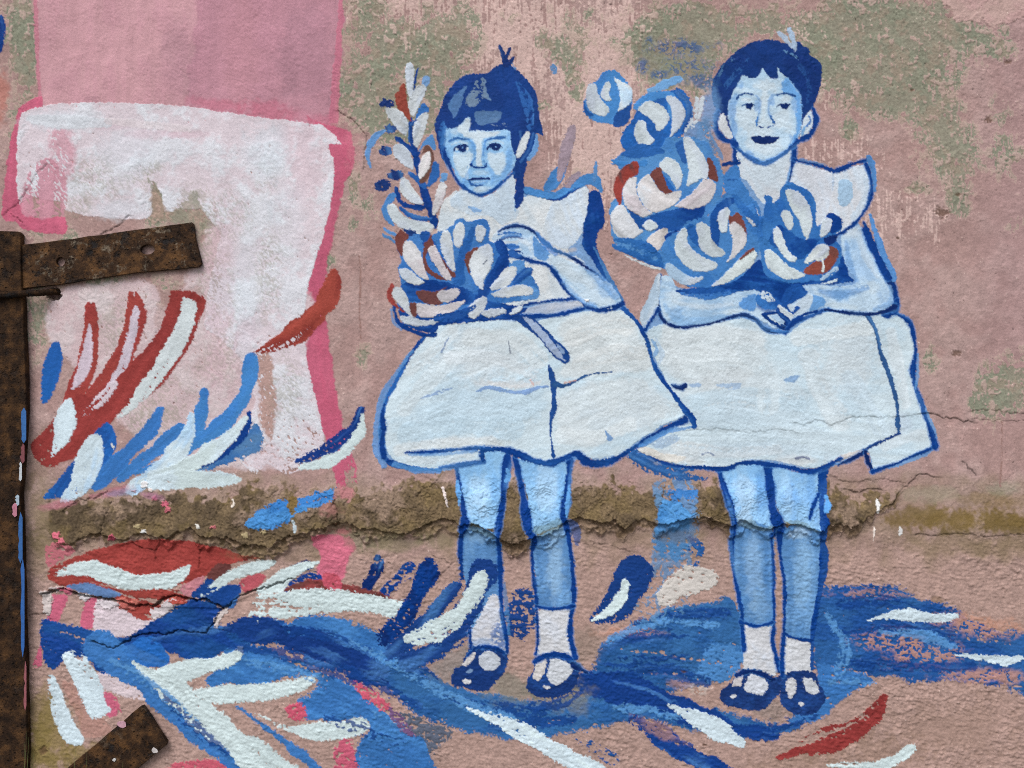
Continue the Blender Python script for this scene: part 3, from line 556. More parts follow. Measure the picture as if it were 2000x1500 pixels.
# white strokes over the shadow
K('brush_stroke#', WB, [10, 28, 38, 42, 44], "916 1382 1000 1420 1076 1462 1140 1500 1200 1545", dry=(.66, .05), fray=1.3, h=.45)
K('brush_stroke#', WB, [4, 32, 38, 18], "1304 1378 1358 1402 1410 1430 1450 1454", dry=(.42, .32), fray=1.3, h=.45)
K('brush_stroke#', WB, [2, 18, 24, 18, 8], "1694 1210 1750 1200 1790 1202 1830 1208 1868 1204", dry=(.3, 0), fray=1)
K('brush_stroke#', WB, [2, 10, 18, 16, 8], "1866 1278 1910 1284 1940 1288 1970 1290 1998 1284", dry=(.45, 0), fray=1)
K('brush_stroke#', (140, 56, 55), [12, 34, 46, 44, 34, 10], "1728 1360 1702 1400 1662 1430 1610 1448 1564 1462 1520 1478", dry=(.05, .72), fray=1.3)
K('brush_stroke#', WG, [18, 24, 22, 14], "1780 1462 1748 1484 1700 1500 1620 1494", dry=(0, .62), fray=1.2, h=.4)

# ------------------------------------------------------------------ the two painted girls (outlines stay with the girl, fills are her parts)
G1 = part('painted_girl#1', None, 'painted girl on the left with a fringe, a straight mouth and one hand over the flowers')
G2 = part('painted_girl#2', None, 'painted girl on the right with short hair, a dark smile and folded hands')
for k in ('hair', 'face', 'neck', 'dress', 'sleeve', 'arm', 'hand', 'sash', 'leg#a', 'leg#b', 'sock#a', 'sock#b', 'shoe#a', 'shoe#b'):
    part('painted_girl#1/' + k, G1)
for k in ('hair', 'face', 'neck', 'ear#a', 'ear#b', 'dress', 'sleeve', 'arm#a', 'arm#b', 'leg#a', 'leg#b', 'sock#a', 'sock#b', 'shoe#a', 'shoe#b'):
    part('painted_girl#2/' + k, G2)
g = lambda k: 'painted_girl#1/' + k
q = lambda k: 'painted_girl#2/' + k

F(G1, (112, 156, 204), "846 640 880 626 1000 600 1010 380 1046 380 1086 388 1132 362 1150 372 1150 420 1140 470 1180 540 1216 592 1246 632 1290 730 1340 806 1290 836 1212 890 1140 896 1076 906 1000 882 900 912 850 920 765 900 748 870 752 800 800 700", al=.9, e=1, h=.1)
F(G2, (112, 156, 204), "1286 545 1320 560 1420 560 1440 330 1552 316 1632 338 1692 320 1702 372 1676 436 1750 580 1748 612 1784 650 1790 750 1830 872 1708 920 1696 884 1620 912 1400 914 1250 880 1340 806 1290 730 1250 640 1280 610", al=.9, e=1, h=.1)
F(G2, (24, 66, 136), "1412 226 1400 180 1420 130 1470 96 1540 96 1590 140 1590 180 1574 226 1560 268 1500 312 1440 290", al=.9, h=.1)
F(G2, (60, 112, 178), "1434 260 1440 326 1550 330 1556 262", al=.8, h=.1, sm=0)
# ---- right girl first: the left girl's skirt overlaps hers
# legs
LEGU, LEGL = (142, 188, 228), (86, 134, 187)
F(q('leg#a'), LEGU, "1408 914 1450 905 1496 910 1500 960 1504 1010 1508 1032 1470 1026 1432 1022 1420 975", c2=(128, 178, 224), dir=85)
F(q('leg#b'), LEGU, "1508 914 1560 922 1606 920 1606 980 1604 1034 1560 1026 1524 1010 1510 960", c2=(120, 170, 222), dir=85)
F(q('leg#a'), LEGL, "1430 1020 1506 1030 1509 1100 1512 1180 1510 1224 1476 1226 1448 1220 1440 1150 1430 1090", c2=(106, 152, 200), dir=88, fray=.9)
F(q('leg#b'), LEGL, "1526 1030 1606 1036 1606 1100 1596 1190 1584 1256 1556 1250 1530 1240 1534 1160 1524 1080", c2=(106, 152, 200), dir=88, fray=.9)
B((176, 206, 232), 1455, 960, 26, 36, .6); B((178, 208, 234), 1450, 1005, 16, 18, .6); B((80, 140, 205), 1486, 950, 12, 60, .5); B((166, 204, 236), 1535, 960, 14, 50, .5); B((90, 148, 212), 1585, 970, 12, 50, .5); B((178, 206, 232), 1560, 1040, 22, 12, .6)
B((150, 186, 220), 1470, 1110, 18, 80, .5); B((150, 190, 222), 1568, 1110, 20, 80, .5); B((68, 120, 180), 1500, 1120, 8, 80, .5); B((140, 180, 216), 1485, 1180, 20, 40, .4)
F(q('sock#a'), (203, 206, 212), "1446 1217 1475 1227 1506 1222 1508 1250 1515 1288 1519 1310 1508 1322 1480 1312 1452 1306 1454 1262", fray=1, c2=(196, 204, 216))
F(q('sock#b'), (202, 206, 212), "1534 1244 1560 1251 1584 1255 1585 1313 1555 1314 1530 1320 1529 1285", fray=1, c2=(198, 204, 214))
F(q('shoe#a'), (24, 52, 110), "1440 1318 1456 1306 1486 1310 1512 1322 1526 1320 1524 1350 1509 1370 1490 1386 1470 1388 1430 1381 1408 1368 1409 1346 1424 1337", c2=(30, 66, 130), fray=.9)
F(q('shoe#a'), (200, 196, 200), "1439 1322 1453 1316 1450 1330 1446 1341 1429 1340", fray=.8); F(q('shoe#a'), (200, 206, 216), "1466 1318 1480 1319 1499 1334 1500 1345 1488 1357 1470 1354 1453 1346 1458 1330", fray=.8)
F(q('shoe#a'), WW, "1426 1360 1434 1357 1440 1360 1432 1364", fray=.6)
F(q('shoe#b'), (24, 52, 110), "1530 1320 1546 1312 1586 1311 1596 1330 1609 1350 1611 1370 1596 1390 1572 1398 1546 1392 1526 1375 1523 1346", c2=(30, 66, 130), fray=.9)
F(q('shoe#b'), (200, 202, 208), "1537 1328 1550 1325 1555 1342 1551 1356 1542 1365 1536 1348", fray=.8); F(q('shoe#b'), (200, 206, 214), "1568 1325 1584 1325 1598 1346 1590 1355 1574 1350", fray=.8)
F(q('shoe#b'), WW, "1560 1375 1566 1372 1573 1376 1565 1380", fray=.6)
K(G2, DB, [10, 11, 12, 12, 9, 6, 6, 8, 9, 7], "1404 912 1412 945 1423 985 1431 1020 1429 1060 1430 1100 1440 1150 1448 1190 1449 1216 1454 1270")
K(G2, DB, [18, 15, 14, 20, 20, 13], "1500 912 1504 950 1505 988 1512 1010 1520 1034 1508 1044")
K(G2, DB, [6, 6, 6, 6, 8, 9, 12], "1506 1042 1510 1110 1511 1160 1511 1220 1508 1250 1516 1282 1524 1308")
K(G2, DB, [12, 6, 6, 6, 7, 8, 10], "1522 1036 1524 1090 1532 1140 1532 1200 1530 1240 1528 1290 1528 1320")
K(G2, (30, 78, 150), [20, 15, 13, 16, 15, 16, 15, 10, 8, 8], "1608 912 1606 955 1602 990 1606 1020 1606 1050 1609 1085 1605 1130 1595 1180 1586 1240 1586 1306", c2=DB)
K(G2, (96, 160, 222), [6, 14, 8], "1612 968 1614 985 1610 996"); K(G2, DB, [6, 9, 4], "1598 965 1584 990 1578 1012", dry=(.1, .3))
K(G2, DB, 6, "1446 1214 1476 1223 1507 1216"); K(G2, DB, 6, "1530 1236 1555 1247 1584 1251")
K(G2, NVY, [8, 8, 9], "1440 1318 1470 1311 1510 1326")
F(None, (112, 134, 130), "1440 1026 1462 1012 1482 1026 1504 1026 1500 1034 1480 1034", al=.5, h=0); F(None, (112, 134, 130), "1528 1016 1560 1016 1580 1026 1594 1036 1570 1032 1545 1024", al=.5, h=0)
# dress
F(q('dress'), WB, "1292 632 1340 640 1400 630 1446 620 1476 632 1500 652 1540 650 1570 628 1612 610 1690 616 1746 614 1770 626 1782 650 1786 690 1786 740 1796 772 1810 820 1826 870 1770 896 1708 918 1696 882 1650 896 1610 914 1560 910 1500 898 1450 905 1400 913 1340 910 1290 896 1246 874 1300 850 1330 820 1300 740 1262 660", n=5, dir=4, var=.05, c2=(190, 211, 224), h=.4)
F(None, (206, 214, 218), "1300 640 1400 634 1450 640 1500 664 1440 760 1330 745 1290 690", dir=60, al=.6, h=.1, soft=8, e=4); B((206, 214, 220), 1660, 700, 60, 70, .5); B((206, 215, 221), 1440, 760, 120, 40, .5); B((206, 206, 206), 1320, 895, 60, 14, .5, 8); B((206, 206, 206), 1560, 898, 50, 12, .5)
K(None, (210, 221, 227), 26, '1310 670 1400 650 1480 668', al=.65, dry=(.28, .42), h=.2, soft=3, bk=1.1)
K(None, (208, 219, 225), 30, '1300 700 1380 690 1450 700', al=.65, dry=(.28, .42), h=.2, soft=3, bk=1.1)
K(None, (190, 213, 228), 34, '1330 790 1440 775 1560 790', al=.65, dry=(.28, .42), h=.2, soft=3, bk=1.1)
K(None, (194, 214, 227), 36, '1350 820 1480 810 1600 830', al=.65, dry=(.28, .42), h=.2, soft=3, bk=1.1)
K(None, (211, 221, 226), 28, '1560 660 1640 650 1690 640', al=.65, dry=(.28, .42), h=.2, soft=3, bk=1.1)
K(None, (207, 219, 226), 40, '1580 700 1600 760 1640 820', al=.65, dry=(.28, .42), h=.2, soft=3, bk=1.1)
K(None, (196, 214, 225), 34, '1400 860 1520 850 1650 862', al=.65, dry=(.28, .42), h=.2, soft=3, bk=1.1)
K(None, (194, 213, 226), 34, '1660 740 1700 800 1720 840', al=.65, dry=(.28, .42), h=.2, soft=3, bk=1.1)
K(None, (208, 219, 226), 22, '1740 650 1756 720 1770 790', al=.65, dry=(.28, .42), h=.2, soft=3, bk=1.1)
K(None, (210, 216, 219), 22, '1320 872 1420 884 1520 878', al=.65, dry=(.28, .42), h=.2, soft=3, bk=1.1)
K(None, (204, 218, 226), 40, '1460 690 1500 730 1500 790', al=.65, dry=(.28, .42), h=.2, soft=3, bk=1.1)
K(None, (204, 216, 224), 22, '1730 870 1770 856 1800 850', al=.65, dry=(.28, .42), h=.2, soft=3, bk=1.1)
K(None, (210, 221, 227), 16, '1300 640 1310 680 1330 720', al=.65, dry=(.28, .42), h=.2, soft=3, bk=1.1)
F(None, (158, 184, 214), "1346 752 1370 749 1366 757 1352 758", h=0, dry=.15); F(None, (168, 192, 218), "1396 751 1424 748 1448 750 1440 761 1412 757", h=0, dry=.22); F(None, (136, 168, 204), "1528 744 1544 735 1563 732 1552 747 1536 748", sm=0, h=0)
K(None, (168, 192, 216), [4, 10, 6], "1280 660 1292 690 1286 712", al=.6, dry=(.2, .4)); B((184, 204, 220), 1480, 880, 160, 20, .4); B((180, 196, 214), 1760, 830, 22, 22, .5)
K(None, (80, 100, 140), 3, "1372 888 1384 885 1394 889", al=.7, dry=(.3, .5)); K(None, (90, 100, 140), 4, "1554 896 1566 893 1580 896", al=.8, dry=(.3, .5))
K(G2, (44, 84, 138), [8, 8, 7, 11, 9, 6, 8, 9, 5], "1692 615 1709 646 1721 690 1736 730 1748 768 1752 790 1754 812 1754 830 1756 846", dry=(.08, .15))
K(G2, (24, 58, 120), [6, 6, 7, 6], "1757 847 1722 862 1682 880 1648 892")
F(q('dress'), (206, 204, 204), "1618 904 1640 890 1684 877 1687 881 1664 893 1640 903 1624 907", sm=0, e=.8)
K(G2, NVY, [5, 7, 7], "1638 908 1664 896 1690 880"); K(G2, NVY, [6, 8, 10], "1690 882 1696 904 1704 920"); K(G2, DB, [7, 5, 7], "1704 922 1762 900 1826 872")
K(G2, DB, [7, 9, 8, 7, 11, 9, 7, 7, 10, 13], "1744 610 1770 624 1783 650 1788 690 1784 722 1788 752 1798 780 1808 815 1820 848 1827 872"); K(None, (96, 150, 205), [3, 8, 3], "1793 690 1793 730 1789 760", al=.7)
K(G2, DB, [6, 5, 6, 8, 9, 9, 8, 8, 9, 11, 7], "1248 884 1280 897 1320 910 1380 914 1420 915 1446 905 1480 905 1540 913 1576 921 1606 914 1642 896")
F(q('dress'), (212, 212, 208), "1244 874 1262 872 1300 886 1340 892 1320 904 1286 896 1262 888", e=1.2)
F(None, (150, 176, 205), "1270 864 1310 850 1330 856 1310 868 1284 876", al=.7, dry=.4, h=0)
# bodice, arms
F(q('dress'), (205, 211, 221), "1538 362 1552 318 1580 325 1622 333 1638 342 1636 400 1640 458 1600 470 1560 500 1500 470 1500 400", e=1, c2=(196, 208, 222), dir=70)
F(q('sleeve'), (208, 213, 221), "1634 342 1650 329 1688 322 1694 342 1700 350 1700 380 1690 410 1672 432 1652 448 1630 458 1612 450 1620 400", c2=(198, 211, 224), dir=75)
F(q('sleeve'), (164, 195, 222), "1638 356 1652 350 1664 358 1664 385 1650 402 1638 398", dry=.12, h=.1); K(q('sleeve'), (186, 206, 224), [10, 16, 14], "1692 352 1694 380 1668 424", al=.6)
K(None, (150, 176, 206), 3, "1626 334 1628 360 1626 372", al=.6)
F(q('arm#a'), (164, 195, 226), "1645 456 1678 440 1694 466 1706 500 1730 542 1748 578 1742 602 1722 612 1690 615 1640 608 1600 602 1566 622 1540 628 1524 610 1540 580 1556 556 1590 556 1640 560 1672 550 1652 520 1644 486", n=5, c2=(184, 208, 228), dir=70)
F(q('arm#b'), (158, 192, 224), "1289 545 1310 540 1322 567 1360 577 1400 580 1440 570 1480 565 1500 580 1522 605 1536 636 1512 642 1490 628 1460 616 1420 620 1380 632 1340 638 1306 632 1288 614 1284 580", n=5, c2=(184, 208, 228), dir=10)
B((196, 214, 226), 1705, 562, 16, 16, .7); B((112, 164, 216), 1640, 575, 30, 14, .6); B((196, 214, 226), 1640, 597, 40, 7, .7, 8); B((140, 180, 220), 1660, 500, 10, 40, .4); B((196, 212, 224), 1320, 578, 20, 12, .7); B((118, 166, 216), 1322, 612, 14, 14, .5); B((196, 214, 226), 1440, 606, 40, 6, .6, -8); B((100, 150, 208), 1460, 598, 20, 12, .6)
B((200, 208, 214), 1664, 452, 18, 14, .6)
K(G2, DB, [7, 9, 10, 13, 12, 10], "1688 436 1700 470 1712 500 1728 532 1744 562 1750 590", c2=NVY); K(G2, (84, 136, 196), [6, 12, 12, 14, 8], "1700 420 1714 462 1726 500 1742 530 1746 546"); K(G2, DB, [14, 16, 14, 12], "1690 446 1703 476 1716 506 1734 542")
K(G2, DB, [12, 16, 14], "1752 588 1744 606 1726 616")
F('painted_bouquet#2/leaf#', DB, "1318 568 1356 562 1400 556 1440 548 1490 536 1530 530 1600 524 1640 500 1650 512 1658 540 1668 549 1634 556 1590 556 1560 560 1546 574 1536 600 1520 604 1500 588 1476 566 1436 572 1396 582 1356 578", n=4, c2=(28, 82, 156), dir=15)
B((30, 84, 160), 1500, 600, 24, 14, .8)
K(G2, NVY, [4, 5, 6, 6, 6, 5, 4, 4], "1290 538 1284 570 1286 604 1298 629 1326 639 1362 636 1402 628 1432 618"); K(G2, NVY, [4, 7, 7, 7, 6, 5], "1418 622 1450 614 1476 625 1490 640 1510 648 1537 648")
K(G2, DB, [6, 9, 6, 5, 7], "1534 650 1546 634 1580 618 1612 606 1618 604"); K(G2, NVY, [6, 6, 6, 8, 12], "1612 605 1650 610 1690 614 1722 611 1746 600")
K(G2, DB, [5, 7, 6], "1492 614 1508 628 1528 642"); K(G2, DB, 5, "1494 615 1520 611"); K(G2, NVY, [8, 7, 6], "1524 604 1534 626 1530 646"); K(G2, DB, [4, 6, 5], "1536 600 1546 611 1560 602"); K(G2, WB, 7, "1530 604 1546 614 1562 604 1576 590", al=.8); K(G2, WB, 6, "1502 618 1520 632 1532 646", al=.8)
# clasped hands and shaded forearms of the right girl
K(None, (132, 176, 220), [8, 16, 14, 8], "1298 596 1318 622 1360 627 1412 617", al=.6, soft=3, dry=(.1, .2)); K(None, (56, 114, 186), [5, 10, 8], "1330 573 1376 580 1424 573", dry=(.45, .55)); K(None, (104, 154, 212), [6, 12, 9], "1652 472 1658 512 1672 546", al=.55, soft=3); K(None, (98, 150, 210), [8, 14, 12], "1602 568 1640 576 1692 562", al=.6, soft=3, dry=(.1, .25)); K(None, (124, 168, 216), [7, 10, 8], "1738 560 1737 590 1708 606", al=.7, soft=2.5); K(None, (196, 212, 225), [10, 14, 8], "1676 458 1690 500 1714 540", al=.6, soft=3, dry=(.2, .3)); K(None, (196, 212, 225), [8, 12, 6], "1316 590 1370 600 1430 594", al=.6, soft=3, dry=(.2, .3))
F(None, (92, 146, 208), "1444 594 1456 580 1476 574 1478 590 1474 607 1460 606", dry=.08, soft=1.5); F(None, (30, 86, 164), "1476 582 1484 571 1498 569 1510 577 1522 588 1529 597 1522 603 1508 605 1490 602 1478 594", c2=(52, 112, 184)); F(None, (192, 208, 222), "1484 573 1494 567 1504 574 1512 586 1500 588 1488 580", dry=.5)
F(None, (24, 78, 154), "1526 594 1535 599 1552 588 1576 575 1571 562 1556 555 1540 560 1528 578", c2=(40, 98, 172)); F(None, (104, 156, 212), "1588 577 1604 580 1613 591 1598 602 1580 609 1586 592", dry=.1, soft=1.5); F(None, (188, 206, 222), "1536 600 1554 590 1578 576 1588 580 1584 596 1572 608 1556 618 1548 612", dry=.08)
K(None, (22, 74, 150), [5, 7, 6], "1535 599 1548 612 1558 600"); K(None, (200, 212, 222), [9, 11, 8], "1523 601 1534 612 1547 619", soft=.7); K(None, DB, [7, 10, 11, 7], "1518 604 1528 618 1541 631 1535 641"); K(None, DB, [4, 6, 5], "1490 614 1504 611 1520 611"); K(None, DB, [5, 7, 7], "1490 614 1506 628 1532 643"); F(None, (166, 194, 222), "1501 617 1520 614 1533 630 1526 634", sm=0); K(None, NVY, [6, 8], "1526 635 1536 641"); K(None, DB, [8, 9, 8, 5, 4], "1537 643 1550 629 1566 618 1574 612 1594 608"); K(None, (44, 98, 170), [3, 6, 4], "1506 647 1524 648 1540 647")
F('painted_bouquet#2/leaf#', WB, "1602 555 1622 548 1634 545 1633 551 1612 555", sm=0)
F(G2, (168, 190, 210), "1281 542 1290 540 1286 590 1280 612 1262 644 1248 622 1264 584", dir=105, c2=(190, 204, 216)); K(G2, DB, 6, "1284 604 1272 624 1260 644")
# neck, head
F(q('neck'), (205, 212, 221), "1438 290 1460 308 1490 322 1515 315 1548 290 1548 312 1544 340 1536 370 1528 390 1516 400 1490 398 1476 378 1456 352 1442 340", c2=(194, 208, 220), dir=60)
K(G2, DB, [11, 12, 12], "1435 276 1437 300 1440 322"); K(G2, DB, [8, 10, 8, 5], "1551 282 1550 306 1545 332 1538 360"); K(G2, (118, 164, 210), 4, "1543 330 1536 362", al=.7)
F(q('hair'), (18, 56, 124), "1391 190 1390 168 1394 148 1402 136 1419 117 1440 98 1465 83 1490 79 1512 79 1530 84 1548 86 1559 81 1567 89 1580 96 1582 110 1601 123 1603 148 1598 183 1588 208 1582 218 1570 232 1564 246 1556 200 1540 170 1500 150 1450 170 1432 200 1422 234 1412 226 1399 216", n=5, c2=(16, 48, 112), dir=35, var=.1)
F(q('face'), (172, 203, 228), "1421 222 1422 205 1428 190 1432 178 1440 165 1447 155 1452 147 1460 152 1468 154 1476 152 1484 144 1488.5 133 1494 141 1501 150 1509 154 1519 152 1517 136 1519 132 1526 144 1536 151 1546 161 1556 174 1563 186 1566 200 1566 240 1560 266 1550 283 1535 297 1515 309 1500 316 1488 315 1470 306 1455 299 1442 288 1433 268 1426 245", n=3, c2=(184, 209, 228), dir=20)
for a in [(1490, 170, 30, 14, .8), (1455, 176, 14, 10, .5), (1492, 205, 8, 34, .8), (1458, 232, 20, 26, .75), (1530, 232, 18, 26, .75), (1492, 256, 26, 12, .7), (1494, 290, 30, 16, .75), (1459, 194, 12, 6, .7), (1533, 193, 12, 6, .7), (1494, 238, 12, 10, .6), (1472, 280, 14, 18, .5), (1520, 282, 14, 16, .5)]:
    B((201, 216, 226), *a, rag=.35)
F(q('face'), (108, 164, 222), "1528 160 1536 152 1546 161 1556 174 1563 186 1566 202 1566 242 1558 268 1546 286 1540 290 1552 262 1556 225 1556 200 1544 184 1528 178", h=.05, dry=.12, soft=2.5, fray=1)
for a in [(1430, 215, 7, 26, .6), (1434, 252, 7, 20, .6), (1447, 168, 9, 12, .5), (1438, 190, 7, 10, .5), (1548, 278, 10, 14, .45), (1466, 300, 10, 6, .6, 30), (1528, 300, 16, 6, .6, -30), (1510, 200, 5, 10, .5), (1478, 205, 5, 12, .5), (1553, 205, 8, 26, .5)]:
    B((98, 152, 214), *a, rag=.3)
K(None, (84, 140, 204), [3, 5, 5, 5, 4], "1473 185 1481 190 1484 206 1482 224 1478 237", al=.55, soft=2); K(None, (88, 144, 208), [4, 6, 6, 5, 4], "1518 185 1507 188 1503 202 1502 218 1506 231", al=.55, soft=2)
K(None, (36, 78, 140), [4, 4, 3, 3], "1439 193 1446 185 1460 182.5 1473 185", soft=1.2); K(None, (36, 78, 140), [2, 4, 4, 3], "1516 185 1532 182 1544 184 1555 189", dry=(.1, .3), soft=1.2)
K(None, NVY, [2, 3, 2], "1448 207 1457 203 1473 204.5", soft=.7); F(None, NVY, "1457.5 203 1470.5 203 1469 211 1465 214.5 1459 212", e=.3); K(None, NVY, [2.5, 3, 2], "1518 209 1526 204 1544 203.5", soft=.7); F(None, NVY, "1525.5 203.5 1541 203.5 1539 211 1533 213 1527 211", e=.3)
K(None, (50, 102, 170), [3, 4, 3], "1480 228 1477 238 1478 245", soft=.9); K(None, DB, [3, 4, 4, 3], "1504 226 1507 232 1510.5 238 1510 245", soft=.9); K(None, DB, [2.5, 3, 2], "1482 247 1487 249.5 1491 249.5", soft=.7); K(None, DB, 2.5, "1499 249.5 1505 246.5", soft=.7)
F(None, NVY, "1466 267.6 1474 266.2 1482 265.4 1490 267 1501 265.2 1510 266.6 1521.5 267.6 1515 276.5 1505 280 1488 281.5 1472.5 277", e=.3)
K(None, (110, 160, 214), [3, 6, 3], "1466 303 1490 314 1526 302", al=.6, soft=2)
K(G2, DB, [4, 5, 6, 8, 9, 7, 6, 6, 5], "1433 270 1440 288 1455 302 1474 314 1491 320 1508 314 1530 300 1548 286 1556 274")
F(q('ear#a'), (204, 210, 217), "1405 228 1412 222 1418 228 1421 244 1428 262 1431 269 1420 270 1410 258 1403 242"); K(G2, DB, [8, 10, 10, 10, 9, 8], "1402 218 1397 238 1401 256 1412 271 1428 276 1438 284")
F(q('ear#b'), (196, 210, 222), "1574 226 1584 217 1589 230 1588 248 1576 264 1562 270 1565 248"); K(G2, DB, [6, 9, 9, 9, 8, 8], "1588 212 1594 230 1591 248 1580 264 1562 274 1550 284"); K(None, (60, 112, 180), [5, 4, 5], "1580 226 1583 236 1578 244", al=.9); K(None, (120, 168, 214), 6, "1570 250 1566 262")
K(q('hair'), (72, 112, 158), [3, 7, 7, 3], "1402 150 1414 130 1432 112 1450 100", dry=(.45, .55), h=.1); K(q('hair'), (40, 84, 146), [6, 14, 8], "1416 170 1440 140 1462 120", dry=(.5, .66), h=.1)
K(q('hair'), (30, 70, 134), [8, 12, 6], "1560 130 1580 160 1578 200", dry=(.5, .6), h=.1); K(q('hair'), (90, 134, 178), 4, "1546 106 1558 116", dry=(.3, .5)); K(q('hair'), (90, 134, 178), 4, "1530 98 1542 106", dry=(.5, .6))
K(q('hair'), (168, 186, 208), [6, 10, 6], "1521 64 1534 78 1546 92", dry=(.15, .35)); K(q('hair'), (160, 182, 206), [8, 12, 8, 4], "1541 58 1547 74 1551 90 1552 100", dry=(.15, .45))
K(G2, DB, [7, 7, 6, 9, 8, 6, 8], "1549 312 1580 318 1610 326 1630 334 1650 327 1674 317 1694 312"); K(G2, DB, [7, 9, 8, 6, 5, 6, 7], "1692 320 1700 345 1702 375 1692 406 1674 431 1650 450 1630 460"); K(G2, (82, 134, 194), [10, 12, 8], "1697 306 1706 332 1709 372"); K(None, (120, 156, 200), 4, "1560 312 1610 321", al=.5)

# ---- bouquet of the right girl
BQ2 = part('painted_bouquet#2', None, 'bunch of painted white and rust flowers held by the painted girl on the right')
fl = lambda col, s, **k: F('painted_bouquet#2/flower#', col, s, **k)
pt = lambda s, d=60, col=(199, 211, 218), **k: F('painted_bouquet#2/petal#', col, s, **dict(dict(dir=d, var=.12, h=.8, e=.8, bf=.2, c2=(180, 190, 203) if col[2] > col[0] + 6 else (186, 180, 186)), **k))
pr = lambda s, col=(112, 64, 60), **k: F('painted_bouquet#2/petal#', col, s, **dict(dict(dir=60, var=.08, h=.4, e=.8), **k))
for a in [(1330, 90, 80, 16, .8, 0, .62), (1340, 130, 60, 30, .7, 0, .68), (1290, 145, 20, 10, .8, 0, .4), (1268, 80, 10, 10, .7, 0, .5), (1370, 160, 40, 16, .7, 0, .4), (1255, 130, 14, 16, .8, 0, .55)]:
    B((48, 88, 140), *a)
K(None, (110, 160, 210), [14, 20, 10], "1272 178 1300 164 1328 154", dry=(.25, .3)); B((104, 150, 200), 1385, 210, 22, 40, .75, dry=.15); B((120, 164, 208), 1376, 260, 22, 36, .6, dry=.3); B((58, 98, 142), 1382, 280, 16, 44, .7, dry=.45); K(None, (92, 140, 190), [50, 56], "1360 262 1384 310", dry=(.3, .35), al=.8)
fl(LB, "1145 186 1150 166 1168 156 1178 140 1200 136 1214 146 1230 166 1236 184 1234 208 1228 228 1212 246 1188 242 1158 236 1142 222 1140 204", c2=(64, 122, 190), fray=1); fl((28, 76, 146), "1202 222 1232 200 1230 230 1214 248 1198 246", dry=.1); fl((34, 88, 160), "1140 200 1146 214 1158 224 1152 228 1142 220")
pt("1147 170 1156 163 1165 166 1168 180 1176 196 1190 211 1186 222 1176 227 1160 222 1148 210 1144 190", 70); pt("1183 161 1190 160 1193 170 1190 184 1194 196 1182 196 1174 188 1177 172", 80); pt("1199 150 1214 158 1232 168 1236 186 1230 202 1214 214 1206 216 1211 200 1211 182 1205 166", 70, c2=(176, 202, 224))
fl((34, 90, 164), "1222 250 1240 226 1244 206 1262 190 1286 184 1318 174 1340 184 1353 214 1350 236 1334 262 1310 276 1292 290 1272 304 1250 300 1224 296 1212 276", c2=MB, fray=.9)
K('painted_bouquet#2/flower#', LB, [14, 18, 16], "1244 208 1268 190 1306 186 1314 222", h=.2); K('painted_bouquet#2/flower#', DB, [8, 12, 12, 6], "1322 180 1342 200 1347 226 1334 254", h=.2)
pt("1247 212 1258 200 1270 197 1290 204 1304 219 1308 232 1296 250 1284 256 1278 241 1266 228 1251 219", 40); pt("1300 191 1308 187 1324 194 1335 210 1338 226 1330 246 1316 262 1308 270 1312 250 1313 230 1310 210", 75); pt("1244 239 1253 235 1262 240 1265 258 1279 274 1270 283 1255 286 1243 275 1238 258", 70)
K(None, (190, 200, 210), [9, 9, 4], "1362 192 1356 224 1338 258", dry=(.35, .6)); K(None, (190, 200, 210), [9, 9, 4], "1372 192 1366 224 1350 250", dry=(.25, .6))
fl((82, 138, 196), "1200 316 1206 304 1236 292 1290 290 1302 270 1342 268 1380 276 1392 300 1410 330 1412 372 1402 402 1380 424 1342 444 1300 462 1294 500 1322 534 1290 522 1240 506 1204 482 1192 446 1194 402 1206 386 1222 350", c2=(68, 124, 188), dir=40, e=2)
K('painted_bouquet#2/leaf#', (60, 124, 190), [8, 12, 10], "1196 316 1230 322 1260 318", dry=(.5, .2)); fl((40, 96, 168), "1212 300 1250 280 1290 290 1296 300 1270 306 1240 308")
fl((28, 82, 156), "1222 396 1250 424 1282 418 1306 410 1342 404 1376 402 1360 440 1312 452 1270 450 1240 440", dir=20, c2=DB); fl((44, 96, 168), "1320 282 1334 276 1342 312 1336 320 1324 300"); fl(MB, "1292 336 1304 350 1318 372 1306 376 1296 356")
pt("1334 274 1346 269 1364 290 1377 309 1385 328 1383 347 1366 352 1341 364 1346 336 1343 317", 70); pt("1288 322 1296 311 1308 308 1325 320 1333 340 1330 360 1322 370 1315 355 1304 340 1292 331", 60)
pt("1364 362 1374 352 1385 348 1393 353 1399 366 1391 386 1374 401 1354 407 1330 405 1318 401 1346 381", -40, (208, 208, 210)); pt("1257 346 1268 341 1276 353 1286 369 1300 377 1331 373 1325 391 1305 406 1280 416 1262 408 1249 387 1244 368 1249 355", 30, (208, 206, 208), c2=(198, 208, 218)); pt("1229 346 1242 347 1243 370 1249 391 1262 409 1274 417 1255 424 1235 416 1220 400 1216 380 1220 360", 60, (206, 207, 212))
pt("1207 403 1218 402 1226 416 1236 431 1247 446 1256 451 1240 463 1220 468 1203 460 1195 440 1193 420", 50, (206, 210, 216)); pt("1254 438 1267 429 1280 436 1283 445 1270 451 1258 447", 20, dry=.1); pt("1268 461 1285 450 1300 445 1305 455 1300 475 1290 487 1275 495 1264 486 1263 472", 100, (212, 208, 208))
pr("1240 314 1248 321 1245 340 1236 346 1226 352 1216 372 1215 394 1210 402 1203 386 1199 370 1204 346 1215 328 1230 318", (146, 62, 56), c2=(96, 60, 60)); pr("1285 327 1293 331 1298 350 1305 367 1313 374 1300 378 1285 368 1276 352 1270 340"); pr("1384 308 1393 315 1400 335 1402 354 1392 350 1384 346 1385 330 1380 315")
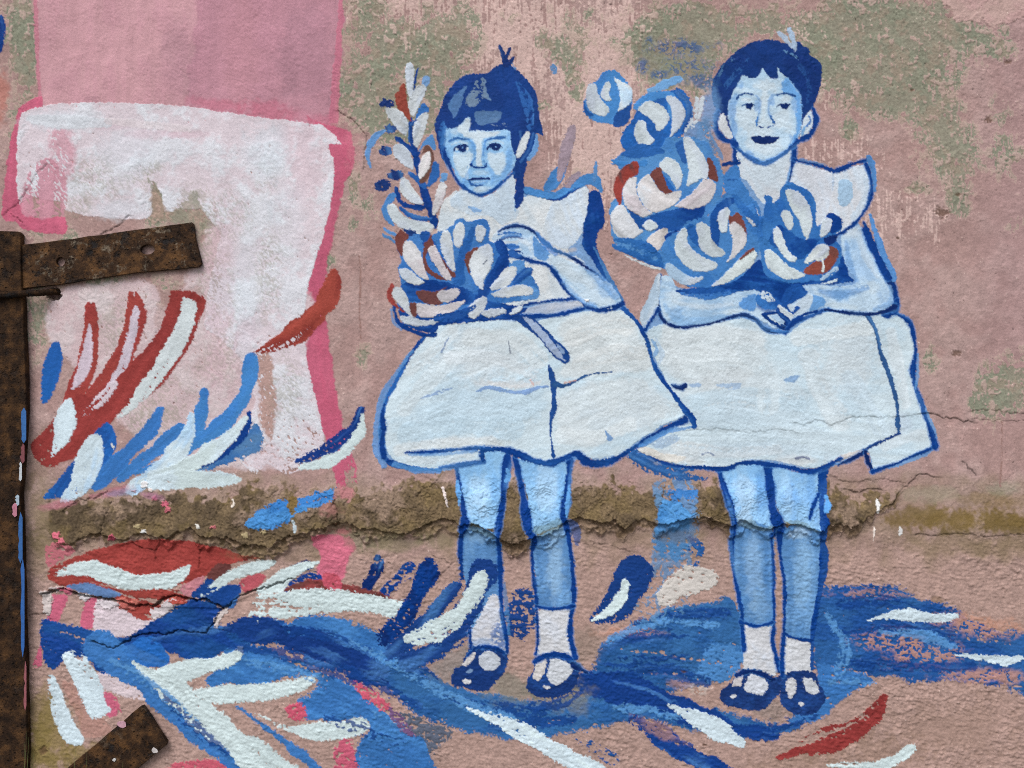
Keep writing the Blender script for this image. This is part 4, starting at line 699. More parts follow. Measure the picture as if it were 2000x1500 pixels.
fl((44, 104, 174), "1194 470 1214 466 1262 472 1292 500 1294 524 1258 512 1222 496 1200 486", dry=.26, dir=25, c2=(30, 84, 156)); K(None, (200, 208, 214), [2, 6, 3], "1222 500 1256 516 1290 526", dry=(.3, .3)); fl(DB, "1298 462 1322 450 1318 480 1316 506 1302 500 1292 490 1302 476", dir=80)
fl((70, 128, 192), "1292 484 1322 452 1342 432 1382 422 1402 392 1432 368 1462 380 1482 402 1494 440 1488 482 1462 522 1442 552 1402 562 1350 560 1318 548 1300 526", c2=(54, 112, 180), dir=60, e=2)
fl((24, 76, 150), "1386 452 1390 420 1406 395 1424 386 1436 392 1420 410 1406 450 1402 482 1390 470", dir=80); fl((34, 92, 166), "1338 442 1356 440 1374 470 1390 492 1372 488 1346 468"); fl(DB, "1386 560 1440 546 1478 508 1500 520 1560 548 1500 556 1440 566", c2=(32, 90, 164), dir=10)
pt("1324 456 1335 446 1341 455 1340 470 1355 490 1380 505 1402 516 1394 526 1370 532 1345 525 1325 505 1317 480", 45); pt("1358 441 1371 434 1386 445 1390 465 1400 480 1416 491 1410 501 1385 500 1365 482 1362 460", 55); pt("1407 413 1418 405 1426 412 1422 435 1419 452 1406 452 1402 430", 80)
pt("1429 434 1441 432 1453 445 1458 460 1455 480 1440 496 1419 513 1430 490 1430 465 1423 445", 100, (205, 206, 210)); pt("1300 519 1310 515 1330 530 1350 540 1374 541 1360 553 1340 557 1320 550 1304 536", 30, (170, 198, 224)); pt("1390 557 1420 530 1445 505 1464 491 1475 489 1477 503 1460 526 1430 546 1404 556", -40, (206, 218, 220))
pt("1457 406 1470 400 1480 411 1483 430 1473 443 1462 433 1456 418", 75); pt("1484 428 1495 424 1504 440 1505 460 1497 477 1487 466 1482 445", 80)
pr("1425 421 1432 422 1440 415 1450 424 1457 445 1457 456 1448 440 1435 433 1425 437"); pr("1443 508 1460 490 1474 484 1472 489 1456 501")
fl((58, 118, 186), "1440 346 1470 392 1486 424 1496 400 1490 384 1505 382 1512 398 1530 362 1552 361 1576 374 1592 400 1598 440 1622 418 1642 426 1642 446 1628 462 1642 482 1640 512 1620 544 1572 552 1512 548 1490 524 1484 482 1474 440 1440 400 1426 372", c2=(40, 98, 170), e=2, n=3, dir=70)
fl((62, 122, 190), "1418 334 1440 322 1446 350 1466 384 1476 420 1450 392 1436 380 1420 380 1412 352", e=1.5); K(None, DB, 7, "1412 322 1444 318"); K(None, DB, 3, "1440 352 1420 352", al=.6)
fl((30, 86, 160), "1502 472 1520 440 1540 448 1562 466 1600 466 1574 500 1552 506 1528 490", c2=DB); pt("1534 373 1548 370 1563 378 1576 395 1586 420 1586 440 1577 466 1570 460 1560 430 1545 405 1536 386", 65, (204, 217, 222)); pt("1530 411 1540 411 1549 425 1549 441 1541 449 1530 431 1526 420", 70); pt("1512 448 1520 443 1528 455 1533 475 1545 495 1557 503 1549 512 1535 505 1520 485 1511 465", 60, (204, 217, 222)); pt("1494 491 1503 486 1515 495 1535 515 1560 530 1574 536 1555 544 1530 544 1509 532 1496 515", 45, (204, 217, 222))
pr("1616 482 1636 488 1632 510 1616 530 1590 538 1568 531 1590 510 1608 508", (138, 72, 60), c2=(112, 66, 60)); pt("1570 514 1588 487 1604 477 1618 483 1616 500 1603 509 1590 509", -35, (212, 222, 224)); K('painted_bouquet#2/petal#', (212, 222, 224), [4, 3, 5], "1605 504 1607 520 1606 529", h=.8)
fl(DB, "1614 421 1630 417 1643 427 1641 445 1628 455 1620 452"); pt("1606 432 1615 426 1626 431 1623 446 1612 460 1601 462", 110, (204, 217, 222), dg=(1615, 430, .1, 1604, 462, .35)); fl(NVY, "1607 468 1630 458 1634 470 1618 479"); K(None, (168, 196, 222), [6, 10], "1604 545 1632 526", dry=(.3, .4))
# ---- left girl
LEG1U, LEG1L = (142, 189, 229), (86, 133, 186)
F(g('leg#a'), LEG1U, "892 914 944 902 944 880 990 884 986 925 980 965 974 1020 954 1030 928 1022 908 1008 900 960", dir=85, c2=(132, 182, 228))
F(g('leg#b'), LEG1U, "1012 894 1070 908 1112 900 1106 960 1100 1006 1092 1022 1060 1036 1040 1036 1030 965", dir=85, c2=(132, 182, 228))
F(g('leg#a'), LEG1L, "904 1028 972 1040 976 1100 981 1180 986 1240 990 1272 950 1266 920 1262 918 1180 900 1110 898 1056", dir=85, fray=.9, c2=(106, 151, 198))
F(g('leg#b'), LEG1L, "1042 1050 1106 1026 1113 1060 1119 1120 1121 1184 1084 1190 1050 1184 1045 1120 1038 1080", dir=88, fray=.9, c2=(108, 154, 202))
B((178, 210, 236), 938, 970, 24, 40, .6); B((110, 168, 224), 968, 960, 12, 50, .5); B((178, 210, 236), 1068, 950, 26, 50, .6); B((110, 168, 224), 1096, 950, 8, 50, .4)
B((156, 192, 222), 1084, 1110, 18, 70, .6); B((80, 130, 186), 1054, 1120, 8, 60, .5); B((150, 186, 216), 1090, 1040, 22, 16, .5); B((140, 178, 210), 936, 1050, 22, 18, .5)
F(None, (96, 118, 116), "920 1018 950 1034 975 1044 972 1052 940 1042 914 1032", al=.55, h=0); F(None, (96, 118, 116), "1038 1030 1070 1020 1100 1006 1100 1022 1076 1040 1044 1048", al=.55, h=0)
F(g('sock#a'), (202, 204, 211), "958 1164 974 1168 979 1210 986 1252 986 1272 950 1264 919 1262 918 1236 934 1206", fray=1.2, c2=(198, 204, 216)); B((60, 104, 170), 974, 1240, 16, 34, .8, dry=.5); B((120, 160, 206), 940, 1256, 24, 10, .5)
F(g('sock#b'), (202, 205, 211), "1056 1190 1113 1190 1111 1230 1121 1268 1116 1280 1082 1276 1048 1280 1050 1240 1048 1212", fray=1.2, c2=(198, 204, 214))
F(g('shoe#a'), (22, 54, 116), "906 1286 920 1264 950 1261 982 1272 991 1286 986 1312 970 1332 955 1348 930 1351 905 1343 884 1340 881 1320 890 1305 904 1298", c2=(28, 66, 132), fray=1); F(g('shoe#a'), (202, 200, 202), "903 1299 914 1284 922 1275 929 1275 925 1290 913 1300", fray=.8); F(g('shoe#a'), (192, 200, 212), "936 1284 942 1276 955 1273 968 1278 975 1292 969 1306 955 1311 942 1305 935 1296", fray=.9)
F(g('shoe#a'), WW, "903 1332 909 1326 918 1329 919 1334 910 1337", fray=.6); F(g('shoe#a'), (120, 150, 190), "910 1311 918 1305 924 1308 918 1315", fray=.6)
F(g('shoe#b'), (22, 54, 116), "1046 1288 1060 1277 1086 1274 1112 1281 1127 1298 1130 1322 1120 1345 1100 1358 1070 1364 1045 1359 1029 1346 1032 1326 1041 1310", c2=(28, 66, 132), fray=1); F(g('shoe#b'), (198, 196, 196), "1048 1290 1066 1288 1066 1304 1062 1320 1050 1330 1041 1322 1045 1306", fray=.9); F(g('shoe#b'), (198, 204, 212), "1076 1289 1094 1287 1110 1294 1119 1308 1106 1325 1086 1337 1071 1328 1072 1306", fray=.9); F(g('shoe#b'), WW, "1060 1341 1068 1339 1075 1343 1068 1346", fray=.6)
K(G1, DB, [8, 12, 12, 7], "1044 1292 1066 1281 1092 1278 1120 1288"); K(G1, NVY, [12, 10, 4], "1120 1298 1136 1306 1148 1314"); K(G1, DB, [5, 7, 7], "914 1280 930 1266 960 1264 984 1276")
K(G1, DB, [6, 7, 10, 14, 14, 9, 8, 8], "891 912 896 945 904 985 909 1018 904 1034 900 1060 899 1090 902 1130"); K(G1, DB, [14, 13, 12, 12, 9, 8, 10, 9, 8, 7, 8], "992 884 987 928 983 970 976 1014 972 1050 976 1090 978 1140 980 1190 988 1238 990 1274"); K(G1, DB, [6, 5, 6], "916 1210 918 1240 919 1268")
K(G1, DB, [9, 10, 12, 16, 18, 12, 7, 6, 6, 7, 5, 4, 5], "1005 890 1014 930 1022 970 1028 1008 1034 1038 1044 1052 1039 1080 1042 1120 1047 1166 1048 1200 1050 1240 1046 1278"); K(G1, DB, [12, 12, 15, 14, 10, 8, 8, 8, 9, 9, 10], "1114 900 1110 940 1105 980 1100 1008 1108 1034 1113 1060 1118 1110 1121 1170 1116 1200 1114 1240 1124 1284")
K(G1, DB, 6, "1046 1184 1084 1189 1120 1183"); K(None, (100, 160, 220), [6, 10, 4], "892 940 897 965 896 985"); K(None, (100, 160, 220), [5, 10, 4], "990 915 994 930 988 940"); K(None, (92, 150, 208), [5, 9, 5], "1112 950 1108 985 1106 1008"); K(None, (70, 124, 180), [4, 8, 6], "986 1140 990 1190 996 1240", al=.7)
# white and navy leaf across her left leg
F('brush_stroke#', (22, 60, 128), "916 1112 930 1092 956 1094 972 1112 972 1132 950 1156 944 1180 930 1208 900 1240 868 1260 830 1256 850 1230 890 1180 908 1146", e=2, fray=1.4, dg=(940, 1110, 0, 840, 1255, .32))
K('brush_stroke#', WG, [24, 32, 36, 38, 38, 16], "942 1124 926 1160 894 1202 858 1228 820 1244 796 1248", dry=(0, .5), fray=1.3, h=.5)
# skirt
F(g('dress'), WB, "850 640 872 628 900 630 930 623 962 620 1000 624 1030 634 1060 624 1110 614 1146 608 1200 606 1226 613 1246 636 1260 662 1275 702 1290 732 1320 770 1340 804 1330 816 1290 832 1240 866 1210 890 1170 902 1140 892 1110 886 1076 903 1040 894 1000 878 944 880 944 900 900 910 850 917 800 910 768 896 754 870 750 832 754 800 776 748 800 700 826 660", n=5, dir=-20, var=.05, c2=(190, 212, 226), h=.4)
F(None, (208, 214, 216), "1090 640 1140 614 1210 612 1250 660 1272 720 1180 730 1100 740 1100 712 1114 700", al=.65, dir=30, soft=6, e=3, h=.1); F(None, (208, 214, 217), "1090 780 1140 752 1240 740 1300 790 1290 820 1180 860 1100 850", al=.5, dir=-30, soft=8, e=4, h=.1); B((206, 213, 218), 930, 690, 90, 60, .5); B((206, 212, 214), 900, 866, 90, 16, .55, -4); B((186, 211, 228), 900, 800, 110, 40, .4); B((208, 206, 206), 990, 750, 60, 10, .4)
K(None, (210, 221, 227), 26, '800 720 840 690 880 650', al=.65, dry=(.28, .42), h=.2, soft=3, bk=1.1)
K(None, (207, 220, 227), 30, '790 800 840 740 900 690', al=.65, dry=(.28, .42), h=.2, soft=3, bk=1.1)
K(None, (188, 213, 229), 40, '800 850 880 830 1000 836', al=.65, dry=(.28, .42), h=.2, soft=3, bk=1.1)
K(None, (190, 213, 228), 34, '830 810 920 800 1040 812', al=.65, dry=(.28, .42), h=.2, soft=3, bk=1.1)
K(None, (210, 220, 225), 34, '920 660 1000 660 1050 700', al=.65, dry=(.28, .42), h=.2, soft=3, bk=1.1)
K(None, (209, 219, 226), 26, '880 700 960 700 1040 730', al=.65, dry=(.28, .42), h=.2, soft=3, bk=1.1)
K(None, (212, 214, 216), 18, '960 745 1010 750 1050 744', al=.65, dry=(.28, .42), h=.2, soft=3, bk=1.1)
K(None, (210, 218, 222), 20, '780 880 860 866 960 862', al=.65, dry=(.28, .42), h=.2, soft=3, bk=1.1)
K(None, (213, 219, 221), 30, '1120 660 1180 640 1220 640', al=.65, dry=(.28, .42), h=.2, soft=3, bk=1.1)
K(None, (212, 219, 222), 30, '1130 710 1200 690 1250 690', al=.65, dry=(.28, .42), h=.2, soft=3, bk=1.1)
K(None, (206, 219, 226), 34, '1110 800 1180 770 1240 770', al=.65, dry=(.28, .42), h=.2, soft=3, bk=1.1)
K(None, (209, 219, 224), 30, '1100 850 1160 856 1230 830', al=.65, dry=(.28, .42), h=.2, soft=3, bk=1.1)
K(None, (205, 218, 226), 26, '1240 760 1280 780 1310 800', al=.65, dry=(.28, .42), h=.2, soft=3, bk=1.1)
K(None, (206, 218, 226), 14, '800 896 860 900 920 892', al=.65, dry=(.28, .42), h=.2, soft=3, bk=1.1)
K(G1, (34, 92, 166), [6, 10, 8, 10, 10, 12, 10, 10, 8], "832 652 800 694 774 744 754 784 746 830 748 876 758 900 800 914 860 918", c2=DB); K(None, (86, 140, 198), [4, 10, 12, 12, 16, 10], "806 684 776 726 750 770 738 820 736 870 750 910", al=.85, dry=(.2, .25)); K(G1, DB, [5, 8, 10, 8, 10], "752 790 748 812 750 840 746 860 750 892")
K(None, (84, 142, 204), [10, 12, 8], "770 906 810 918 860 920", al=.85)
K(G1, DB, [4, 7, 7, 6, 7], "792 884 850 882 900 877 945 875", dry=(.1, .1)); K(None, (100, 150, 206), [5, 7, 5], "800 888 860 887 930 881", al=.6); K(G1, DB, [5, 8, 10], "860 913 905 907 944 901")
K(G1, DB, [8, 9, 11, 12, 12, 11, 10, 13, 16, 14, 9, 10, 10, 13], "942 898 944 878 985 878 1010 886 1048 901 1075 905 1100 896 1126 886 1142 900 1158 906 1190 901 1226 882 1262 860 1302 836 1338 820", c2=(26, 78, 150)); K(None, (86, 142, 204), [8, 10, 6], "1250 872 1296 846 1350 834", al=.8, dry=(.2, .2))
K(G1, (30, 84, 158), [10, 8, 7, 8, 9, 8, 8, 11, 14, 10], "1216 602 1245 632 1262 664 1274 704 1290 736 1313 766 1336 798 1352 818 1356 832", c2=DB); K(G1, NVY, [4, 8, 12], "1312 752 1328 758 1338 754"); K(None, (100, 156, 212), [5, 9, 6], "1272 664 1282 680 1278 694", al=.7)
K(G1, (30, 76, 146), [5, 10, 12, 10, 7, 3, 3, 9], "1073 714 1079 740 1082 772 1082 796 1076 822 1077 856 1079 870 1081 892", c2=DB); K(G1, (40, 84, 140), [9, 8, 6, 4, 2], "1082 752 1104 753 1128 742 1154 731 1196 726")
K(None, (130, 160, 204), [2, 6, 2], "822 778 854 767 884 758", al=.8, dry=(.3, .3)); K(None, (132, 164, 208), [3, 9, 7, 4], "932 764 955 756 990 764 1012 768", dry=(.05, .2)); K(None, (128, 160, 206), [5, 9, 8, 3], "1004 768 1028 765 1050 756 1070 756", dry=(.1, .2)); F(None, (120, 156, 202), "1181 840 1198 857 1187 863 1184 852", sm=0, h=0)
K(None, (96, 110, 146), 3, "862 690 870 672 876 662", al=.8, dry=(.2, .5)); K(None, (110, 120, 140), 1.6, "993 664 996 690", al=.8); K(None, (206, 152, 140), 5, "1036 742 1042 750", al=.5, dry=(.4, .4)); K(None, (212, 160, 140), 3, "1102 748 1126 742", al=.7)
# bodice and neck
F(g('dress'), (200, 212, 221), "862 402 880 380 893 372 912 374 940 386 966 376 1004 342 1010 384 1046 380 1086 388 1112 372 1132 364 1110 486 1134 504 1180 560 1214 596 1130 592 1080 590 1000 602 900 634 850 620 838 560 850 470", n=4, dir=60, c2=(208, 214, 218), h=.35, e=.8)
F(g('neck'), (200, 212, 222), "894 372 916 372 940 386 966 376 1004 340 1007 380 1012 420 980 440 960 424 920 420 880 400", dir=70, c2=(188, 206, 222)); K(None, (112, 158, 208), [4, 9, 5], "916 404 928 410 940 412", al=.8); K(None, (130, 170, 212), [3, 5, 3], "1007 380 1007 400 1006 412", al=.7); B((180, 202, 222), 1150, 560, 40, 20, .4)
B((196, 190, 186), 1118, 488, 12, 6, .6)
F(g('sleeve'), (203, 213, 221), "1084 390 1112 372 1134 363 1147 368 1151 390 1146 420 1138 450 1128 470 1106 486 1084 480 1060 462 1070 420", dir=70, c2=(194, 209, 224))
F(G1, DB, "1150 376 1168 374 1180 406 1180 438 1168 456 1166 482 1182 520 1202 558 1218 590 1212 600 1198 578 1180 546 1156 508 1138 478 1140 444 1148 412", n=4, dir=80, c2=(24, 76, 148)); K(None, (80, 136, 196), [4, 7, 6, 5], "1160 482 1178 520 1198 556 1216 586", al=.8)
K(G1, (44, 102, 172), [7, 8, 8, 9, 7], "1018 374 1046 378 1084 390 1108 378 1136 362", c2=DB); K(G1, (68, 128, 190), [12, 14, 18, 20, 10], "1024 370 1080 382 1124 360 1158 350 1174 372", dry=(.1, .2)); K('brush_stroke#', (66, 124, 186), [6, 26, 24, 6], "1108 300 1096 330 1080 356 1062 374", dry=(.34, .2)); K('brush_stroke#', (150, 134, 146), [16, 22, 12], "1118 250 1104 300 1092 350", dry=(.45, .4)); K('brush_stroke#', (88, 136, 190), [4, 9, 4], "1164 318 1162 340 1160 352", dry=(.3, .3)); K('brush_stroke#', (150, 136, 150), [10, 16], "1130 340 1108 360", dry=(.4, .4)); K(None, (96, 140, 190), 12, "1080 132 1082 140", dry=(.4, .4))
# arm, hand, sash
F(g('arm'), (172, 202, 228), "1062 486 1080 496 1104 508 1140 522 1182 546 1208 576 1210 592 1196 603 1170 606 1140 596 1112 570 1092 542 1076 516 1060 508", n=5, dir=40, c2=(190, 210, 226)); B((130, 174, 220), 1178, 566, 24, 14, .5, 45); B((200, 214, 222), 1108, 530, 30, 14, .5, 40)
F(g('hand'), (168, 199, 228), "960 466 974 450 1002 442 1030 445 1048 462 1066 488 1078 506 1070 518 1046 506 1012 502 986 492 976 480", c2=(192, 210, 226), dir=15); F(g('hand'), (84, 138, 200), "1040 460 1056 474 1074 494 1066 508 1050 506 1042 488", h=.1, c2=(100, 150, 206))
K(None, (60, 112, 180), [3, 4, 3], "974 458 1000 454 1018 458"); K(None, DB, [4, 5, 3], "972 470 998 462 1022 466", al=.85); K(None, (46, 100, 172), [3, 5, 3], "984 482 1004 480 1014 484"); K(None, DB, [3, 6, 4], "986 494 1006 490 1020 493"); K(None, (204, 214, 222), 5, "982 474 1010 472", al=.7); K(None, (204, 214, 222), 4, "990 486 1016 487", al=.7)
K(G1, NVY, [4, 6, 6, 6, 6, 6, 5, 4], "973 452 1004 441 1034 447 1060 470 1086 490 1112 500 1146 522 1180 546"); K(G1, DB, [5, 7, 7, 7, 7, 7, 8, 9], "984 500 1020 503 1046 512 1070 518 1090 542 1112 572 1138 594 1170 607"); K(G1, DB, [8, 9, 12], "1168 607 1196 602 1216 592")
F(g('sash'), (168, 182, 204), "1026 604 1060 593 1100 589 1130 588 1141 600 1120 606 1090 613 1046 614 1020 617", dir=-8, c2=(186, 194, 208)); K(G1, DB, [10, 9, 8, 6, 6], "980 620 1030 618 1082 616 1120 608 1142 603"); K(G1, DB, [5, 5, 5, 4], "1006 600 1040 592 1080 587 1126 583")
F(G1, (22, 66, 136), "1000 618 1034 618 1062 640 1086 664 1106 680 1113 695 1108 709 1094 706 1074 690 1054 662 1026 640", n=4); F(g('sash'), (156, 174, 204), "1022 622 1040 625 1065 650 1084 674 1098 696 1104 706 1088 698 1072 682 1056 660", dir=50); F(g('sash'), (126, 152, 190), "1086 672 1098 680 1104 692 1096 690", h=.1)
K(None, (108, 158, 214), [8, 18, 16], "1148 530 1178 552 1202 578", al=.6, soft=3, dry=(.1, .2)); K(None, (118, 164, 216), [6, 11, 8], "1102 550 1130 582 1162 597", al=.6, soft=3); K(None, (66, 122, 192), [5, 12, 6], "1048 454 1068 480 1086 498", al=.75, soft=2); K(None, (196, 212, 224), [10, 18, 12], "1092 516 1124 540 1160 560", al=.55, soft=4, dry=(.15, .3)); F(None, (52, 108, 182), "985 481 1000 475 1014 483 1000 489", soft=1.5, h=0); F(None, (40, 94, 170), "986 494 1000 489 1018 499 1004 503", soft=1.5, h=0); K(None, (80, 136, 202), [3, 6, 3], "980 464 1000 458 1020 462", soft=1.5, al=.8); K(None, (200, 213, 224), [5, 8, 5], "1012 468 1030 474 1036 490", soft=2, al=.6)
# head
K('painted_girl#1/hair', (18, 56, 128), [22, 18, 18, 14, 8], "1024 290 1016 330 1015 360 1014 388 1010 404")
F(g('hair'), (20, 62, 134), "849 250 855 224 866 195 885 165 905 148 930 142 954 143 963 132 976 126 992 124 1004 133 1020 147 1040 168 1050 195 1055 235 1062 266 1048 262 1046 284 1036 304 1022 332 1004 350 990 320 900 330 868 318 856 285", n=5, dir=70, var=.1, c2=(16, 52, 118))
K(g('hair'), (18, 48, 110), [5, 10, 12], "976 90 982 106 988 124", dry=(.05, .1)); K(g('hair'), (18, 48, 110), [5, 7, 6], "995 96 990 108 987 118", dry=(.15, .2)); K(g('hair'), (18, 48, 110), [4, 7, 5], "1004 110 998 120 994 126", dry=(.15, .2)); K(g('hair'), (96, 150, 206), [3, 4], "1000 124 1006 136", al=.7)
F(None, (78, 116, 166), "906 170 911 170 902 200 889 230 883 224 874 206 884 190", h=0, dir=110); F(None, (112, 136, 164), "930 160 946 154 950 180 960 196 944 192 926 206 908 202 918 180", h=0, dir=80, dry=.26, c2=(96, 128, 168)); F(None, (82, 118, 164), "926 216 950 217 980 218 976 234 960 240 932 243", h=0, dir=5, c2=(96, 128, 168))
K(None, (40, 90, 160), [8, 20, 12], "1010 160 1030 200 1036 250", dry=(.5, .6), h=.05); K(None, (40, 92, 160), [8, 16, 10], "866 240 866 260 862 280", dry=(.5, .6), h=.05); K(None, (110, 134, 168), 6, "960 240 990 244", dry=(.6, .65), h=0)
F(g('face'), (134, 182, 226), "872 253 890 251 902 240 913 230 917 231 918 255 945 256 972 253 998 257 1000 285 1007 300 1006 320 1000 332 985 350 970 365 955 378 940 381 925 378 908 368 893 350 882 325 872 305 867 286 868 266", n=3, c2=(152, 194, 230), dir=70)
F(None, (196, 213, 225), "893 252 903 241 914 231 917 240 919 256 944 257 976 255 970 264 952 268 944 276 940 300 932 302 928 280 918 270 904 264", soft=2.5, e=1.5, dry=.1, h=.2)
F(None, (190, 212, 228), "886 298 900 300 920 297 922 314 916 330 911 350 897 342 888 325", soft=3, e=2, dry=.1, h=.2); F(None, (190, 211, 227), "952 300 968 300 984 297 987 320 978 338 966 338 956 322 950 312", soft=3, e=2, dry=.1, h=.2)
K(None, (196, 214, 227), [7, 9, 12], "935 290 934 306 935 320", soft=2, al=.9); K(None, (184, 209, 228), [3, 5, 4], "883 283 898 277 914 281", soft=1.6, al=.8); K(None, (184, 209, 228), [3, 5, 3], "957 279 970 275 984 280", soft=1.6, al=.8); K(None, (180, 207, 229), [3, 5, 4], "888 299 902 300 916 297", al=.7, soft=1.5)
B((192, 212, 227), 940, 370, 20, 7, .8, -6); B((176, 205, 228), 936, 338, 16, 5, .7); B((196, 213, 225), 890, 256, 12, 8, .5)
for a in [(995, 308, 8, 24, .7), (990, 338, 10, 16, .6, 30), (873, 306, 5, 24, .6, -8), (908, 360, 9, 10, .6), (968, 352, 12, 10, .5, -30), (922, 284, 5, 12, .5), (949, 288, 4, 12, .7), (994, 268, 6, 10, .5), (877, 266, 6, 8, .4)]:
    B((98, 154, 214), *a, rag=.3)
K(None, (112, 164, 220), [3, 7, 6], "949 322 962 342 960 362", al=.6, soft=2); K(None, (112, 164, 220), [3, 5, 4], "918 330 908 348 904 356", al=.5, soft=2)
K(None, (44, 94, 158), [6, 6, 4, 3], "878 277 886 273 897 271 916 272.5", dry=(.05, .2), soft=1.2); K(None, (92, 148, 208), [3, 5, 5, 4], "914 273 924 280 927 292 927 303", al=.75, soft=1.6)
K(None, (48, 98, 162), [3, 5, 6, 5], "950 276 958 271 968 269 986 269", dry=(.12, .05), soft=1.2); K(None, (80, 138, 204), [5, 6, 4], "950 277 946 288 944 304", al=.75, soft=1.6)
K(None, NVY, [3, 4.5, 4.5, 3], "886 294 892 287 904 283 914.5 286.5", soft=.8); F(None, NVY, "893 287 904 283.5 911 287 910.5 293 903 297 896 294.5", e=.3); K(None, NVY, [3, 4.5, 4.5, 3], "952 291 958.5 284.5 971 281 981 287", soft=.8); F(None, NVY, "959 285 969 281.5 977 285 976 292 968 295 961 292", e=.3)
F(None, (96, 146, 206), "902 287.5 904.5 287.5 904 289.5 902 289", e=.1, soft=.6, h=0); F(None, (110, 156, 212), "967 286 969.5 286 969 288.5 967 288", e=.1, soft=.6, h=0); F(None, (196, 213, 226), "911 289 914.5 288.5 914 293 911 294", e=.2, h=0); F(None, (196, 213, 226), "889 291.5 892.5 289 893.5 293 891 295.5", e=.2, h=0)
K(None, (70, 126, 192), [3, 4, 4], "928 308 923 315 921 321", soft=1.4, al=.9); K(None, DB, [4, 4, 3.5, 4, 4, 3], "920 321.5 925 325.5 932 328.5 939 328.5 946 326.5 950 320", soft=.9); K(None, (88, 144, 206), [4, 5], "944 314 946 321", soft=1.2, al=.8)
F(None, NVY, "911.5 352 918 349 925 347.6 937 346.8 948 347.2 956 347.6 958 350.5 950 352.4 938 352 926 353.6 918 354", e=.3); F(None, (118, 166, 218), "920 354 938 353 954 352 951 358 940 360.5 928 360", e=.4, soft=1.4); K(None, (38, 88, 156), [4, 4.5, 4, 2], "917 355 921 361 931 363.5 943 362", soft=1)
K(None, (160, 194, 226), [2, 5, 2], "926 356 938 355.5 948 354", soft=1.2, al=.8)
K(G1, DB, [7, 7, 5, 4, 7, 4, 6, 7, 5, 4], "866 290 872 312 882 334 894 354 908 368 924 378 940 382 960 374 982 356 1002 338", c2=(28, 80, 152))
F(g('hair'), (18, 56, 126), "1000 258 1030 256 1020 268 1012 288 1007 304 1001 288", dir=80); F(g('face'), (204, 212, 218), "1033 256 1034 264 1031 280 1024 296 1012 309 1008 302 1014 282 1023 262"); K(g('hair'), DB, [6, 9, 10], "1042 262 1036 290 1018 316"); K(None, (104, 152, 206), [4, 10, 8], "1048 264 1046 290 1032 312", dry=(.1, .25)); F(None, (50, 104, 170), "866 262 872 256 870 280 866 296 860 280", al=.7, h=.05)

# ---- bouquet of the left girl
BQ1 = part('painted_bouquet#1', None, 'tall spray and open flowers in white, rust and blue held by the painted girl on the left')
fl = lambda col, s, **k: F('painted_bouquet#1/flower#', col, s, **k)
pt = lambda s, d=60, col=(203, 211, 217), **k: F('painted_bouquet#1/petal#', col, s, **dict(dict(dir=d, var=.12, h=.8, e=.8, bf=.2, c2=(182, 192, 204) if col[2] > col[0] + 6 else (188, 182, 188)), **k))
pr = lambda s, col=(108, 66, 62), **k: F('painted_bouquet#1/petal#', col, s, **dict(dict(dir=60, var=.08, h=.4, e=.8), **k))
ST = 'painted_bouquet#1/stem'
K(ST, DB, [3, 4, 5], "816 133 812 152 808 178"); K(ST, DB, [7, 8, 13, 13, 11, 14, 17, 16, 15, 7], "803 232 801 262 808 290 814 312 820 340 827 368 836 398 843 418 847 432 850 444")
K(ST, DB, [8, 11, 10], "775 270 796 286 814 300", dry=(.15, .05)); K(ST, DB, [4, 9], "822 226 806 244"); K(ST, (34, 88, 160), [6, 14, 10], "800 338 816 350 830 364", dry=(.2, .2))
fl((112, 150, 196), "826 152 838 148 840 158 834 170 826 168", dry=.12); pt("794 126 803 122 809 134 808 160 805 192 797 186 793 160 792 140", 85); pt("829 166 832 174 825 196 815 216 808 229 800 221 797 201 805 181 816 167", 110)
pr("783 166 791 165 793 180 796 200 800 224 803 236 795 231 780 216 773 202 772 184 779 176", (140, 66, 56)); fl((48, 104, 174), "827 202 836 208 838 220 826 222 812 234 816 215"); pt("752 211 770 211 779 215 786 220 796 236 798 246 795 261 789 263 772 246 757 226", 50); pt("835 221 834 240 825 266 815 287 808 281 805 261 810 241 821 225", 110)
pt("769 284 785 282 800 295 808 320 807 333 795 326 775 311 767 298", 50, (198, 206, 212)); fl((82, 136, 196), "842 261 849 275 848 296 836 282 824 288 816 296 826 276"); pr("832 282 842 294 849 312 846 330 836 350 825 359 820 350 836 310 828 298 821 302", (104, 72, 64)); pt("838 297 842 310 840 326 830 341 822 351 818 345 820 320 828 301", 110, (208, 208, 210))
fl((40, 94, 164), "848 316 859 325 858 346 846 360 834 364 840 346", dry=.12); fl((100, 148, 200), "864 338 874 340 870 354 860 356", dry=.25)
for x, y, w, h_ in [(755, 202, 14, 8), (764, 251, 11, 9), (752, 294, 12, 11), (772, 342, 15, 11), (746, 362, 16, 13)]:
    F('painted_bouquet#1/bud#', (20, 50, 112), " ".join(f"{x + a * w:.1f} {y + b * h_:.1f}" for a, b in [(-1, .1), (-.5, -.8), (.1, -.9), (.9, -.5), (1, .3), (.3, .9), (-.6, .8)]), dry=.28, dir=70, fray=1.2)
K('painted_bouquet#1/leaf#', (96, 142, 196), [5, 11, 14, 9, 4], "752 254 734 266 722 284 718 304 724 326", dry=(.35, .1)); pt("783 349 795 349 805 364 820 386 827 399 810 399 790 386 780 370", 50, (200, 208, 214)); K('painted_bouquet#1/leaf#', DB, [7, 9, 10, 8], "774 368 780 392 800 404 828 406"); pt("860 357 871 361 868 386 860 405 848 420 843 412 850 384", 110, (208, 210, 214))
